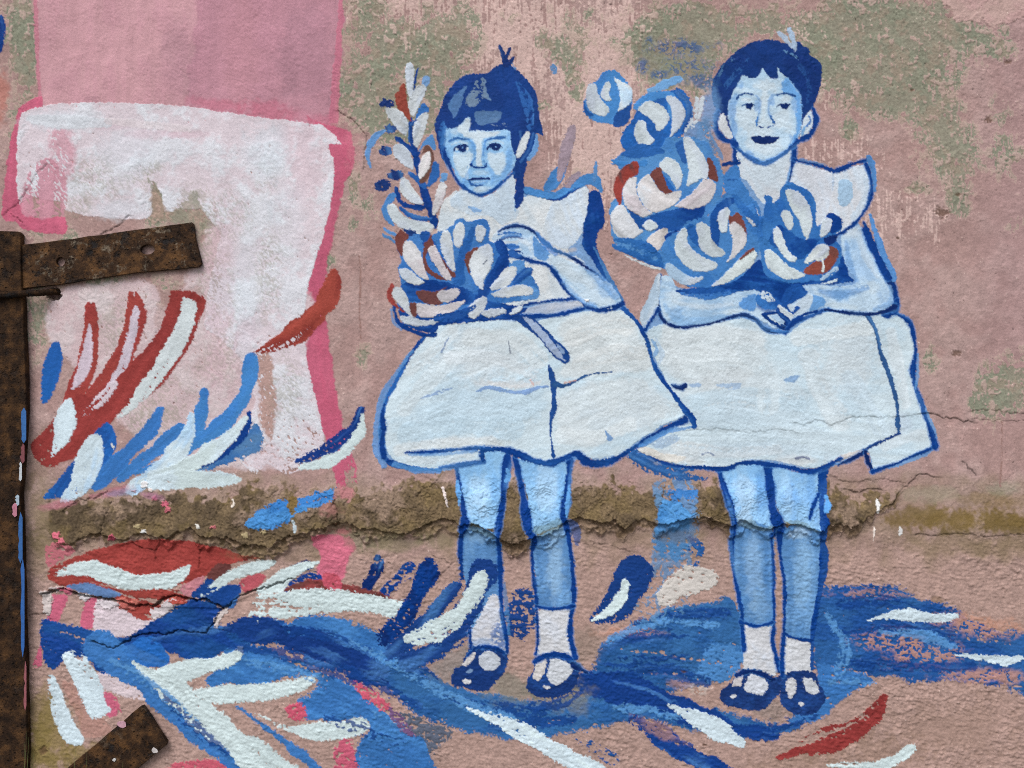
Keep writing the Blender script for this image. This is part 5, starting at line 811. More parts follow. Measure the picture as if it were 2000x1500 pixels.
K('painted_bouquet#1/leaf#', (74, 130, 192), [10, 15, 12, 6], "768 382 756 398 752 416 768 440"); K('painted_bouquet#1/leaf#', (28, 80, 152), [7, 10, 10, 8], "782 406 798 420 820 427 840 428"); pt("757 401 771 399 780 414 800 428 830 433 846 440 842 456 815 458 785 447 768 432 757 414", 25, (201, 212, 219)); fl((26, 60, 122), "786 446 812 454 824 470 818 480 800 466", dry=.3, fray=1.2)
K(None, (86, 136, 192), [4, 8, 4], "750 446 764 454 778 460", dry=(.2, .2)); K(None, (86, 136, 192), [4, 7, 4], "748 458 762 466 776 476", dry=(.2, .2)); B((200, 178, 170), 848, 456, 12, 10, .7, dry=.2)
fl((66, 122, 188), "776 482 784 470 806 460 822 456 836 462 860 452 880 442 892 428 906 428 914 434 930 430 950 430 956 444 956 470 984 474 988 500 1000 516 1022 508 1026 524 1044 548 1054 566 1048 582 1020 588 990 590 960 600 940 616 900 626 850 640 810 634 784 616 774 590 784 556 776 530 784 508", n=3, c2=(52, 108, 178), dir=70, e=1.5)
fl((28, 80, 154), "820 456 838 452 846 470 866 500 884 530 880 546 850 520 828 480", c2=MB); fl(DB, "784 556 820 548 860 548 900 560 930 574 940 590 900 596 860 590 810 590 786 580", c2=(36, 92, 166), dir=10)
fl(DB, "780 598 800 590 850 610 900 606 940 586 966 590 1010 598 1030 602 1010 618 960 626 900 632 862 636 846 650 800 640 782 622", c2=(28, 80, 154), dir=8); K('painted_bouquet#1/leaf#', DB, [7, 8, 9, 8], "770 598 774 624 792 640 822 652 850 654"); K(None, (92, 146, 204), [3, 6, 3], "764 604 768 628 784 644", al=.7)
K('painted_bouquet#1/leaf#', (36, 92, 164), [8, 18, 22, 18], "924 448 908 488 896 524 898 548"); K('painted_bouquet#1/leaf#', DB, [16, 24, 25, 24, 20], "976 476 984 500 974 530 954 556 938 582", c2=(20, 70, 144)); K('painted_bouquet#1/leaf#', (24, 76, 150), [6, 15, 16], "1004 556 1016 542 1034 528"); fl((84, 140, 202), "992 524 1006 508 1022 510 1024 522 1010 532"); fl((90, 144, 204), "1030 560 1046 562 1054 572 1046 582 1018 586")
pt("789 473 805 472 820 490 828 515 834 535 837 546 820 541 800 521 787 500", 60, (206, 207, 211)); pt("779 526 795 525 815 540 828 552 815 557 795 551 781 538", 35); pt("766 560 785 564 796 581 801 601 812 621 795 611 775 591 765 575", 55); pr("836 468 842 458 847 478 861 500 876 521 890 536 884 542 866 526 842 490 832 500 842 527 872 546 850 543 832 526 826 501 828 476", (108, 62, 60))
pt("838 483 850 480 858 495 865 510 882 543 876 547 864 540 848 515 837 495", 60, (208, 208, 211)); pt("865 452 876 450 883 470 886 500 889 528 879 524 866 500 859 475", 75); pt("896 436 905 438 907 455 901 483 889 481 885 460 888 446", 95); pt("931 442 940 440 948 449 946 461 938 474 931 470 928 455", 85)
pr("931 482 938 490 925 500 918 520 918 536 910 521 908 505 913 494"); pt("944 479 956 478 963 490 962 511 955 531 946 546 944 566 929 555 920 535 917 515 925 495 937 484", 85); K(None, (70, 80, 100), 2, "944 516 952 506", al=.8)
pr("783 449 791 455 799 465 788 475 786 500 778 490 772 470 775 458", (112, 64, 60)); pr("818 566 850 570 872 560 856 579 865 592 840 596 821 586 814 575", (102, 64, 64)); pr("765 554 771 560 765 575 775 595 791 609 780 606 761 590 755 574", (146, 64, 60)); pr("800 592 816 595 813 618 804 614")
pt("984 526 1000 520 1009 525 1006 541 995 556 965 567 958 560 975 540", -40); pt("967 571 985 562 1020 557 1042 565 1036 576 1010 579 975 581 960 575", -5, (206, 213, 216)); pt("856 571 875 565 895 564 898 573 886 586 865 591 854 582", -10, (196, 194, 200)); pt("817 592 840 596 870 595 908 587 897 601 865 616 830 621 814 612 813 600", -8, (206, 202, 206)); pt("939 581 951 583 949 600 936 616 922 623 912 612 918 597", 110)
pt("943 609 970 602 988 605 986 613 960 620 944 616", -8, (196, 208, 218)); pt("1004 603 1021 595 1016 608 994 616", -30, (196, 208, 218)); pt("780 619 800 617 830 626 870 620 850 632 815 637 789 630", 8, (196, 208, 218)); fl((28, 78, 150), "856 612 888 612 930 596 926 606 890 626 850 628", dry=.3, h=.1)

# ------------------------------------------------------------------ drips, splashes, cracks
for w, s, c in [([6, 4, 2], "866 952 870 966 875 988", (226, 214, 212)), ([4, 9, 4], "1711 976 1713 986 1712 1000", (228, 228, 228)), ([4, 7, 3], "1757 1030 1759 1038 1757 1046", (228, 228, 228)), ([4, 3, 1], "1707 1030 1707 1042 1706 1056", (226, 216, 210)), ([5, 7, 4], "575 1018 578 1026 579 1036", (190, 206, 216)), ([4, 5, 3], "455 976 458 984 454 988", (220, 210, 200)), ([3, 5, 3], "219 868 221 872 222 876", (222, 226, 228))]:
    K('paint_drip#', c, w, s, h=1.0)
for x, y, r, c in [(281, 946, 10, (220, 220, 222)), (296, 955, 5, (220, 205, 200)), (262, 960, 4, (196, 150, 140)), (325, 984, 7, (200, 104, 124)), (330, 995, 6, (196, 110, 122)), (305, 972, 6, (176, 96, 112)), (113, 1046, 10, (202, 106, 124)), (122, 1058, 8, (204, 110, 126)), (222, 1050, 9, (190, 88, 112)), (420, 1028, 6, (206, 120, 128)), (390, 1026, 5, (222, 220, 214)), (283, 1038, 5, (212, 214, 214)), (482, 1042, 7, (176, 160, 124)), (520, 1036, 5, (176, 160, 124)), (270, 1027, 5, (176, 160, 124)), (1146, 587, 4, (228, 226, 224)), (132, 1159, 8, (206, 128, 148)), (240, 1178, 14, (204, 118, 108)), (262, 1176, 8, (208, 124, 112)), (84, 1162, 8, (206, 190, 188)), (96, 1172, 6, (208, 192, 188)), (340, 1172, 10, (190, 96, 84)), (168, 1166, 8, (206, 210, 214))]:
    F('paint_drip#', c, " ".join(f"{x + r * math.cos(t) * random.uniform(.6, 1.2):.1f} {y + .8 * r * math.sin(t) * random.uniform(.6, 1.2):.1f}" for t in np.linspace(0, 6.28, 8)[:-1]), h=2.0, fray=1)
for s, c in [("76 1158 92 1160 98 1178 96 1204 86 1200 80 1180", (206, 196, 194)), ("96 1150 118 1146 124 1152 104 1158", (206, 192, 192)), ("150 1160 172 1168 170 1176 154 1172", (208, 204, 208)), ("186 1174 208 1172 236 1182 214 1188 194 1184", (206, 198, 204)), ("292 1192 312 1186 322 1174 344 1168 348 1178 330 1192 310 1206 298 1208", (206, 198, 202)), ("418 1212 428 1196 438 1188 444 1192 434 1206 424 1226", (200, 190, 188)), ("232 1182 250 1174 262 1180 258 1190 240 1190", (200, 112, 104)), ("328 1176 344 1170 366 1174 352 1180", (186, 88, 78)), ("112 1150 128 1148 140 1154 128 1160", (196, 104, 126))]:
    F('paint_flake#', c, s, h=2.2, fray=1.1, e=2)
for a in [((184, 116, 134), 115, 986, 44, 9, .6, -8), ((186, 112, 132), 215, 962, 46, 9, .55, -12), ((160, 108, 140), 300, 968, 30, 8, .55, 8), ((120, 124, 160), 240, 962, 40, 7, .5, -6)]:
    B(*a, dry=.3)
for a in [((128, 122, 98), 770, 1062, 70, 20, .5), ((128, 124, 104), 700, 1056, 30, 20, .5), ((130, 122, 98), 850, 1058, 36, 18, .45), ((130, 116, 90), 1330, 1048, 60, 14, .35), ((128, 112, 84), 500, 1082, 50, 14, .4)]:
    B(*a)
for s in ("712 1048 712 1070 714 1086", "735 1050 738 1072", "828 1046 830 1062", "850 1044 852 1066"):
    K(None, (172, 146, 136), [6, 7, 3], s, al=.6, soft=2, h=0, gloss=0)
CRACK = np.zeros((CH, CW), np.float32)
def crack(w, s, dep=2.0):
    p = pts(s); q_ = [p[0]]
    for a, b in zip(p[:-1], p[1:]):
        m = max(int(np.hypot(*(b - a)) / 6), 1)
        for k in range(1, m + 1): q_.append(a + (b - a) * k / m + rng.normal(0, 1.3, 2) * (k < m))
    q_ = np.array(q_, np.float32)
    sl = window(q_, 10)
    if sl is None: return
    X, Y = GX[sl], GY[sl]; d = np.full(X.shape, 1e9, np.float32)
    for i, (a, b) in enumerate(zip(q_[:-1], q_[1:])):
        ex, ey = b - a; L = max(ex * ex + ey * ey, 1e-6)
        t = np.clip(((X - a[0]) * ex + (Y - a[1]) * ey) / L, 0, 1)
        ww = w * (0.35 + 0.9 * abs(math.sin(i * 0.9 + len(q_))) * abs(math.sin(i * 0.37 + 1)) + 0.25 * abs(math.sin(i * 2.3)))
        d = np.minimum(d, np.hypot(X - a[0] - t * ex, Y - a[1] - t * ey) - ww * 0.5)
    m = 1 - sstep(-0.6, 1.3, d + 0.5 * N5[sl])
    dirt = 1 - sstep(0, 3.5 * w, d + 2 * N9[sl])
    C[sl] *= (1 - 0.14 * dirt)[..., None]
    off = (Y > np.interp(X[0], q_[:, 0], q_[:, 1])[None]) if q_[-1, 0] > q_[0, 0] + 40 else np.zeros(X.shape, bool)
    HT[sl] -= np.where(off, 0.5 * np.clip(dep, 0, 3) * (1 - sstep(0, 24, d)), 0)
    CRACK[sl] = np.maximum(CRACK[sl], m * dep)
    C[sl] *= (1 - 0.62 * m * min(1, (w / 2.2) ** 1.5))[..., None]
crack(2.2, "180 1253 220 1268 262 1245 296 1237 322 1241 350 1231 376 1236 402 1237 420 1212 432 1190", 3)
crack(4.0, "80 1160 96 1157 122 1151 142 1159 172 1166 202 1171 242 1176 262 1184 284 1183 302 1184 316 1171 342 1163 366 1169 402 1172 428 1184", 7)
crack(2.6, "428 1184 440 1188 456 1172 472 1163 502 1152 532 1144 570 1130", 4)
crack(1.5, "260 1060 276 1070 302 1077 320 1054", 2); crack(1.2, "302 1077 304 1092", 2); crack(1.4, "390 1056 389 1108"); crack(1.5, "55 1203 75 1201 92 1200 96 1210")
crack(.8, "8 420 30 402 56 368 72 340 92 320", 1.5); crack(.8, "22 418 40 432 62 458"); crack(.7, "196 458 230 440 252 420")
crack(1.5, "1810 806 1850 815 1872 818 1900 825", 3); crack(.8, "1552 826 1570 830 1592 820 1626 831 1662 815 1702 814 1762 815 1812 808", 1.6); crack(1.1, "1900 803 1952 800 1972 808 2030 806", 2); crack(.8, "1902 818 1960 822 2030 824")
crack(.7, "1340 842 1400 836 1460 846 1520 838 1560 846", 1.2); crack(1.2, "1744 985 1752 966 1780 940 1795 926 1830 932", 3); crack(.9, "1620 930 1660 942 1720 936 1760 942"); crack(1.5, "1790 1044 1830 1046 1870 1042 1930 1048 2000 1044", 2)
crack(1.3, "816 968 832 952 848 944 856 936", 2); crack(1.5, "655 975 662 1000 664 1016", 3); crack(1.2, "120 1000 150 980 190 972 210 960"); crack(1.0, "200 1040 212 1000 220 975"); crack(1.6, "1650 955 1680 962 1700 955 1720 957", 3); crack(1.4, "1290 950 1300 965 1312 980", 2)
crack(1.2, "1378 1330 1382 1340"); crack(.7, "660 215 690 235 712 260"); crack(1.0, "715 265 712 300 710 330"); crack(2, "1880 902 1896 916 1906 928", 1.5); crack(1.2, "860 1125 880 1105 898 1090", 1.5); crack(1.2, "845 1085 860 1092 882 1100", 1.2); crack(1.2, "1160 1062 1200 1068 1230 1078", 1.2); crack(1.2, "1120 1058 1150 1064", 1)
for s in ("702 500 704 560 703 610 705 660", "1957 824 1956 880 1953 950"):
    K(None, (146, 116, 110), 3, s, dry=(.6, .62), h=-.25, gloss=0)
for x, y, r in [(1840, 415, 12), (1870, 380, 5), (1783, 175, 3), (1754, 464, 3), (1969, 122, 6), (1930, 235, 7), (1868, 690, 7), (1192, 497, 3), (84, 1467, 8), (1375, 1456, 4), (1335, 1312, 4)]:
    sl = window(np.array([[x - r * 2, y - r * 2], [x + r * 2, y + r * 2]], np.float32), 2)
    m = 1 - sstep(0.4, 1.1, np.hypot((GX[sl] - x) / (1.5 * r), (GY[sl] - y) / r) + 0.2 * N5[sl])
    C[sl] = lerp(C[sl], lin((96, 72, 56)), (0.7 * m)[..., None]); CRACK[sl] = np.maximum(CRACK[sl], 2.0 * m)
# ------------------------------------------------------------------ relief of the wall, in mm
relief = 1.2 * N160 + 0.42 * N70 + 0.20 * N30
fine = GRAIN * lerp(lerp(0.20, 0.46, LOW), 0.12, SMOOTHR) * (0.70 + 0.5 * sstep(-1, 1, N70 + 0.6 * N160)) * (1 - (0.5 - 0.3 * LOW) * np.clip(GL, 0, 1))
CRACK *= np.where((GX > 1250) & (GY < 1100), .5, 1)
HGT = relief + fine + 0.07 * N3 + np.clip(HT, -2, 4) * 0.8 + LEDGE - CRACK
# flaking and dents of the limewash
HGT += 0.25 * sstep(0.9, 1.2, N16 + 0.5 * N9) * (1 - LOW)
# step down below the long crack at the lower left, and the hole that takes the iron pin
HGT -= 3.0 * sstep(0, 5, GY - np.interp(GX, [60, 120, 300, 430, 530, 560], [1160, 1151, 1184, 1186, 1145, 1140])) * (1 - sstep(1190, 1300, GY)) * sstep(70, 90, GX) * (1 - sstep(430, 560, GX))
hole = 1 - sstep(9, 14, np.hypot((GX - 104) / 1.15, GY - 575) + 1.2 * N5)
HGT -= 18 * hole
C *= (1 - 0.35 * hole)[..., None]
GAIN = 1.0
C = np.clip(C * GAIN, 0.002, 0.86)
BARE = np.clip(BARE * GAIN, 0.002, 0.86)

# ------------------------------------------------------------------ materials
def new_mat(name):
    m = bpy.data.materials.new(name); m.use_nodes = True
    nt = m.node_tree
    return m, nt, nt.nodes['Principled BSDF']
def node(nt, t, **k):
    n = nt.nodes.new(t)
    for a, v in k.items():
        if a.startswith('in_'): n.inputs[a[3:].replace('_', ' ')].default_value = v
        else: setattr(n, a, v)
    return n
wall_mat, nt, bs = new_mat('painted_limewash')
at = node(nt, 'ShaderNodeAttribute', attribute_name='paint')
tc = node(nt, 'ShaderNodeNewGeometry')
nz = node(nt, 'ShaderNodeTexNoise', in_Scale=420.0, in_Detail=4.0, in_Roughness=0.65)
nt.links.new(tc.outputs['Position'], nz.inputs['Vector'])
n2 = node(nt, 'ShaderNodeTexNoise', in_Scale=38.0, in_Detail=6.0, in_Roughness=0.6)
nt.links.new(tc.outputs['Position'], n2.inputs['Vector'])
mr2 = node(nt, 'ShaderNodeMapRange', in_From_Min=0.25, in_From_Max=0.75, in_To_Min=0.93, in_To_Max=1.07)
nt.links.new(n2.outputs['Fac'], mr2.inputs['Value'])
mr = node(nt, 'ShaderNodeMapRange', in_From_Min=0.25, in_From_Max=0.75, in_To_Min=0.86, in_To_Max=1.14)
nt.links.new(nz.outputs['Fac'], mr.inputs['Value'])
mx = node(nt, 'ShaderNodeMix', data_type='RGBA', blend_type='MULTIPLY'); mx.inputs['Factor'].default_value = 1.0
cmb = node(nt, 'ShaderNodeCombineColor')
mm = node(nt, 'ShaderNodeMath', operation='MULTIPLY'); nt.links.new(mr.outputs[0], mm.inputs[0]); nt.links.new(mr2.outputs[0], mm.inputs[1])
for k in range(3): nt.links.new(mm.outputs[0], cmb.inputs[k])
nt.links.new(at.outputs['Color'], mx.inputs[6]); nt.links.new(cmb.outputs[0], mx.inputs[7])
nt.links.new(mx.outputs[2], bs.inputs['Base Color'])
rr = node(nt, 'ShaderNodeMapRange', in_To_Min=0.92, in_To_Max=0.62)
nt.links.new(at.outputs['Alpha'], rr.inputs['Value']); nt.links.new(rr.outputs[0], bs.inputs['Roughness'])
bs.inputs['Specular IOR Level'].default_value = 0.10
nb = node(nt, 'ShaderNodeTexNoise', in_Scale=260.0, in_Detail=5.0, in_Roughness=0.7)
nt.links.new(tc.outputs['Position'], nb.inputs['Vector'])
bp = node(nt, 'ShaderNodeBump', in_Strength=0.35, in_Distance=0.0012)
nt.links.new(nb.outputs['Fac'], bp.inputs['Height']); nt.links.new(bp.outputs[0], bs.inputs['Normal'])

def rust_material(name, dark=1.0, patches=0.5, burnt=0.85):
    m, nt, bs = new_mat(name)
    tc = node(nt, 'ShaderNodeNewGeometry')
    def nzv(scale, det=6.0, ro=0.6):
        n = node(nt, 'ShaderNodeTexNoise', in_Scale=scale, in_Detail=det, in_Roughness=ro)
        nt.links.new(tc.outputs['Position'], n.inputs['Vector']); return n
    a = nzv(44.0)
    r = node(nt, 'ShaderNodeValToRGB'); e = r.color_ramp.elements
    e[0].position, e[0].color = 0.30, (0.016 * dark, 0.010 * dark, 0.008 * dark, 1)
    e[1].position, e[1].color = 0.70, (0.165 * dark, 0.082 * dark, 0.034 * dark, 1)
    k = e.new(0.5); k.color = (0.056 * dark, 0.030 * dark, 0.017 * dark, 1)
    nt.links.new(a.outputs['Fac'], r.inputs['Fac'])
    # orange bloom
    b = nzv(90.0, 5.0, 0.7)
    r2 = node(nt, 'ShaderNodeValToRGB'); r2.color_ramp.elements[0].position = 0.54; r2.color_ramp.elements[1].position = 0.72
    nt.links.new(b.outputs['Fac'], r2.inputs['Fac'])
    m1 = node(nt, 'ShaderNodeMix', data_type='RGBA'); m1.inputs[7].default_value = (0.19 * dark, 0.088 * dark, 0.028 * dark, 1)
    f1 = node(nt, 'ShaderNodeMath', operation='MULTIPLY'); f1.inputs[1].default_value = 0.5
    nt.links.new(r2.outputs[0], f1.inputs[0]); nt.links.new(f1.outputs[0], m1.inputs[0]); nt.links.new(r.outputs[0], m1.inputs[6])
    # grey lichen and dust in patches
    c = nzv(42.0, 8.0, 0.75)
    r3 = node(nt, 'ShaderNodeValToRGB'); r3.color_ramp.elements[0].position = 0.56; r3.color_ramp.elements[1].position = 0.68
    nt.links.new(c.outputs['Fac'], r3.inputs['Fac'])
    m2 = node(nt, 'ShaderNodeMix', data_type='RGBA'); m2.inputs[7].default_value = (0.24, 0.20, 0.15, 1)
    f2 = node(nt, 'ShaderNodeMath', operation='MULTIPLY'); f2.inputs[1].default_value = patches
    nt.links.new(r3.outputs[0], f2.inputs[0]); nt.links.new(f2.outputs[0], m2.inputs[0]); nt.links.new(m1.outputs[2], m2.inputs[6])
    s_ = nzv(36.0, 6.0, 0.65)
    r5 = node(nt, 'ShaderNodeValToRGB'); r5.color_ramp.elements[0].position = 0.56; r5.color_ramp.elements[1].position = 0.64
    mp = node(nt, 'ShaderNodeMapping'); mp.inputs['Location'].default_value = (3.1, 7.7, 1.3)
    nt.links.new(tc.outputs['Position'], mp.inputs['Vector']); nt.links.new(mp.outputs[0], s_.inputs['Vector'])
    nt.links.new(s_.outputs['Fac'], r5.inputs['Fac'])
    m5 = node(nt, 'ShaderNodeMix', data_type='RGBA'); m5.inputs[7].default_value = (0.018, 0.018, 0.020, 1)
    f5 = node(nt, 'ShaderNodeMath', operation='MULTIPLY'); f5.inputs[1].default_value = burnt
    nt.links.new(r5.outputs[0], f5.inputs[0]); nt.links.new(f5.outputs[0], m5.inputs[0]); nt.links.new(m2.outputs[2], m5.inputs[6])
    # pits
    d = node(nt, 'ShaderNodeTexVoronoi', in_Scale=95.0); nt.links.new(tc.outputs['Position'], d.inputs['Vector'])
    r4 = node(nt, 'ShaderNodeValToRGB'); r4.color_ramp.elements[0].position = 0.10; r4.color_ramp.elements[0].color = (0.35, 0.35, 0.35, 1); r4.color_ramp.elements[1].position = 0.24
    nt.links.new(d.outputs['Distance'], r4.inputs['Fac'])
    m3 = node(nt, 'ShaderNodeMix', data_type='RGBA', blend_type='MULTIPLY'); m3.inputs[0].default_value = 0.7
    nt.links.new(m5.outputs[2], m3.inputs[6]); nt.links.new(r4.outputs[0], m3.inputs[7])
    nt.links.new(m3.outputs[2], bs.inputs['Base Color'])
    bs.inputs['Roughness'].default_value = 0.85; bs.inputs['Specular IOR Level'].default_value = 0.12
    g_ = nzv(230.0, 6.0, 0.7)
    ad = node(nt, 'ShaderNodeMath', operation='ADD'); nt.links.new(g_.outputs['Fac'], ad.inputs[0]); nt.links.new(r4.outputs[0], ad.inputs[1])
    ad2 = node(nt, 'ShaderNodeMath', operation='SUBTRACT'); nt.links.new(ad.outputs[0], ad2.inputs[0]); nt.links.new(r5.outputs[0], ad2.inputs[1]); ad = ad2
    bp = node(nt, 'ShaderNodeBump', in_Strength=1.0, in_Distance=0.0026); nt.links.new(ad.outputs[0], bp.inputs['Height']); nt.links.new(bp.outputs[0], bs.inputs['Normal'])
    return m
rust_post = rust_material('rust_of_post', 0.62, 0.08, 0.4)
rust_strap = rust_material('rust_of_strap', 0.9, 0.9)
rust_brace = rust_material('rust_of_brace', 0.72, 0.25)
rust_rod = rust_material('rust_of_pin', 0.40, 0.05)

def flat_paint(name, srgb):
    m, nt, bs = new_mat(name)
    tc = node(nt, 'ShaderNodeNewGeometry'); n = node(nt, 'ShaderNodeTexNoise', in_Scale=160.0, in_Detail=5.0)
    nt.links.new(tc.outputs['Position'], n.inputs['Vector'])
    r = node(nt, 'ShaderNodeValToRGB'); c = [float(v) for v in lin(srgb)]
    r.color_ramp.elements[0].position = .3; r.color_ramp.elements[0].color = (c[0] * .7, c[1] * .7, c[2] * .7, 1)
    r.color_ramp.elements[1].position = .7; r.color_ramp.elements[1].color = (*c, 1)
    nt.links.new(n.outputs['Fac'], r.inputs['Fac']); nt.links.new(r.outputs[0], bs.inputs['Base Color'])
    bs.inputs['Roughness'].default_value = 0.6
    bp = node(nt, 'ShaderNodeBump', in_Strength=0.5, in_Distance=0.001); nt.links.new(n.outputs['Fac'], bp.inputs['Height']); nt.links.new(bp.outputs[0], bs.inputs['Normal'])
    return m

# ------------------------------------------------------------------ the wall mesh: a dense grid inside the picture, a coarse one beyond, cut into parts
exl = np.array([-1400, -1100, -850, -650, -480, -340, -240, -170, -120, -85, -60, -44], np.float32)
exr = 2000 - exl[::-1]
eyt = np.array([-1500, -1150, -880, -660, -480, -340, -240, -170, -120, -85, -60, -44], np.float32)
eyb = np.array([1545, 1560, 1580, 1605, 1640], np.float32)
xs = np.concatenate([exl, gx, exr[exr > gx[-1] + 3]]); ys = np.concatenate([eyt, gy, eyb])
nx, ny = len(xs), len(ys)
ix = np.round((xs - X0) / P).astype(int); iy = np.round((ys - Y0) / P).astype(int)
inx = (ix >= 0) & (ix < CW); iny = (iy >= 0) & (iy < CH)
def mirror(i, n):
    i = np.abs(i) % (2 * n - 2)
    return np.where(i >= n, 2 * n - 2 - i, i)
mixx, miyy = mirror(ix, CW), mirror(iy, CH)
inside = iny[:, None] & inx[None, :]
# beyond the picture: the bare wall, relief carried on without the ledge's lip
Hfull = np.where(inside, HGT[np.clip(iy, 0, CH - 1)[:, None], np.clip(ix, 0, CW - 1)[None, :]],
                 1.2 * N160[miyy[:, None], mixx[None, :]])
PLAIN = np.clip(lerp(lin(PINK), lin(PINK2), sstep(-1.2, 1.2, N160)[..., None]), 0.002, 0.86)
PLAIN = lerp(PLAIN, lin(BEIGE), sstep(900, 1300, GY + 60 * N160)[..., None])
Cfull = np.where(inside[..., None], C[np.clip(iy, 0, CH - 1)[:, None], np.clip(ix, 0, CW - 1)[None, :]], PLAIN[miyy[:, None], mixx[None, :]])
Afull = np.where(inside, GL[np.clip(iy, 0, CH - 1)[:, None], np.clip(ix, 0, CW - 1)[None, :]], 0)
Ifull = np.where(inside, ID[np.clip(iy, 0, CH - 1)[:, None], np.clip(ix, 0, CW - 1)[None, :]], 0)
XS, YS = np.meshgrid(xs, ys)
co = np.stack([(XS - 1000) * MM, -Hfull * MM, (1600 - YS) * MM], -1).reshape(-1, 3).astype(np.float32)
colr = np.concatenate([Cfull, Afull[..., None]], -1).reshape(-1, 4).astype(np.float32)
vid = np.arange(nx * ny, dtype=np.int32).reshape(ny, nx)
quads = np.stack([vid[:-1, :-1], vid[1:, :-1], vid[1:, 1:], vid[:-1, 1:]], -1).reshape(-1, 4)
fid = Ifull[:-1, :-1].reshape(-1)

def grid_mesh(name, q4):
    used, inv = np.unique(q4.ravel(), return_inverse=True)
    me = bpy.data.meshes.new(name)
    me.vertices.add(len(used)); me.vertices.foreach_set('co', co[used].ravel())
    me.loops.add(q4.size); me.loops.foreach_set('vertex_index', inv.astype(np.int32))
    me.polygons.add(len(q4)); me.polygons.foreach_set('loop_start', np.arange(0, q4.size, 4, dtype=np.int32))
    me.update(calc_edges=True)
    ca = me.color_attributes.new('paint', 'FLOAT_COLOR', 'POINT'); ca.data.foreach_set('color', colr[used].ravel())
    me.polygons.foreach_set('use_smooth', np.ones(len(q4), bool))
    me.materials.append(wall_mat)
    return me
order = np.argsort(fid, kind='stable')
bounds = np.searchsorted(fid[order], np.arange(len(PARTS) + 2))
MINQ = 40
id2key = {v['id']: k for k, v in PARTS.items()}
# scraps of parts that later paint has all but covered go back to the wall
for i in range(1, len(PARTS) + 1):
    if 0 < bounds[i + 1] - bounds[i] < MINQ: fid[order[bounds[i]:bounds[i + 1]]] = 0
order = np.argsort(fid, kind='stable')
bounds = np.searchsorted(fid[order], np.arange(len(PARTS) + 2))
wall = bpy.data.objects.new('wall', grid_mesh('wall', quads[order[bounds[0]:bounds[1]]]))
wall['label'] = 'weathered pink plaster wall with a blue and white mural of two girls holding flowers'
wall['category'] = 'wall'
wall['kind'] = 'thing'
COL.objects.link(wall)
made = {}
has_kids = {v['parent'] for v in PARTS.values() if v['parent']}
for key in ORDER:
    pr_ = PARTS[key]; i = pr_['id']
    n_ = bounds[i + 1] - bounds[i]
    if n_ == 0 and key not in has_kids: continue
    o = bpy.data.objects.new(pr_['name'], grid_mesh(pr_['name'], quads[order[bounds[i]:bounds[i + 1]]]) if n_ else None)
    if pr_['label']: o['label'] = pr_['label']
    COL.objects.link(o); made[key] = o
for key, o in made.items():
    par = PARTS[key]['parent']
    o.parent = made[par] if par and par in made else wall
# the masonry behind the face
def link_mesh(name, bm, mat, parent=None, smooth=False):
    me = bpy.data.meshes.new(name); bm.to_mesh(me); bm.free()
    if smooth: me.polygons.foreach_set('use_smooth', np.ones(len(me.polygons), bool))
    me.materials.append(mat)
    o = bpy.data.objects.new(name, me); COL.objects.link(o)
    if parent: o.parent = parent
    return o
def box(bm, x0, x1, y0, y1, z0, z1):
    v = [bm.verts.new(p) for p in [(x0, y0, z0), (x1, y0, z0), (x1, y1, z0), (x0, y1, z0), (x0, y0, z1), (x1, y0, z1), (x1, y1, z1), (x0, y1, z1)]]
    for f in [(0, 3, 2, 1), (4, 5, 6, 7), (0, 1, 5, 4), (1, 2, 6, 5), (2, 3, 7, 6), (3, 0, 4, 7)]: bm.faces.new([v[i] for i in f])
stone, nt, bs = new_mat('old_masonry')
tc = node(nt, 'ShaderNodeNewGeometry'); n = node(nt, 'ShaderNodeTexNoise', in_Scale=9.0, in_Detail=8.0); nt.links.new(tc.outputs['Position'], n.inputs['Vector'])
r = node(nt, 'ShaderNodeValToRGB'); r.color_ramp.elements[0].color = (.22, .17, .13, 1); r.color_ramp.elements[1].color = (.36, .27, .22, 1)
nt.links.new(n.outputs['Fac'], r.inputs['Fac']); nt.links.new(r.outputs[0], bs.inputs['Base Color']); bs.inputs['Roughness'].default_value = .95
bm = bmesh.new(); box(bm, WX(-1404), WX(3404), 0.024, 0.40, -0.05, WZ(-1504)); link_mesh('masonry', bm, stone, wall)

# ------------------------------------------------------------------ iron post, its strap, brace and pin
def plate(name, outer, holes, y_back, thick, mat, parent, bev=0.0012, sub=14):
    """a flat bar cut from plate: outline and holes in wall mm, real thickness, eased edges"""
    cu = bpy.data.curves.new(name, 'CURVE'); cu.dimensions = '2D'; cu.fill_mode = 'BOTH'
    def ring(p):
        sp = cu.splines.new('POLY'); sp.points.add(len(p) - 1); sp.use_cyclic_u = True
        for q_, (x, y) in zip(sp.points, p): q_.co = (WX(x), WZ(y), 0, 1)
    ring(outer)
    for h in holes: ring(h)
    cu.extrude = thick / 2 - bev; cu.bevel_depth = bev; cu.bevel_resolution = 2; cu.offset = -bev
    tmp = bpy.data.objects.new('tmp', cu); COL.objects.link(tmp)
    dg = bpy.context.evaluated_depsgraph_get()
    me = bpy.data.meshes.new_from_object(tmp.evaluated_get(dg)); bpy.data.objects.remove(tmp); bpy.data.curves.remove(cu)
    a = np.empty(3 * len(me.vertices), np.float32); me.vertices.foreach_get('co', a); a = a.reshape(-1, 3)
    a = np.stack([a[:, 0], -(y_back + thick / 2 + a[:, 2]), a[:, 1]], -1).astype(np.float32)
    me.vertices.foreach_set('co', a.ravel()); me.name = name
    me.materials.clear(); me.materials.append(mat); me.update()
    o = bpy.data.objects.new(name, me); COL.objects.link(o)
    if parent: o.parent = parent
    return o
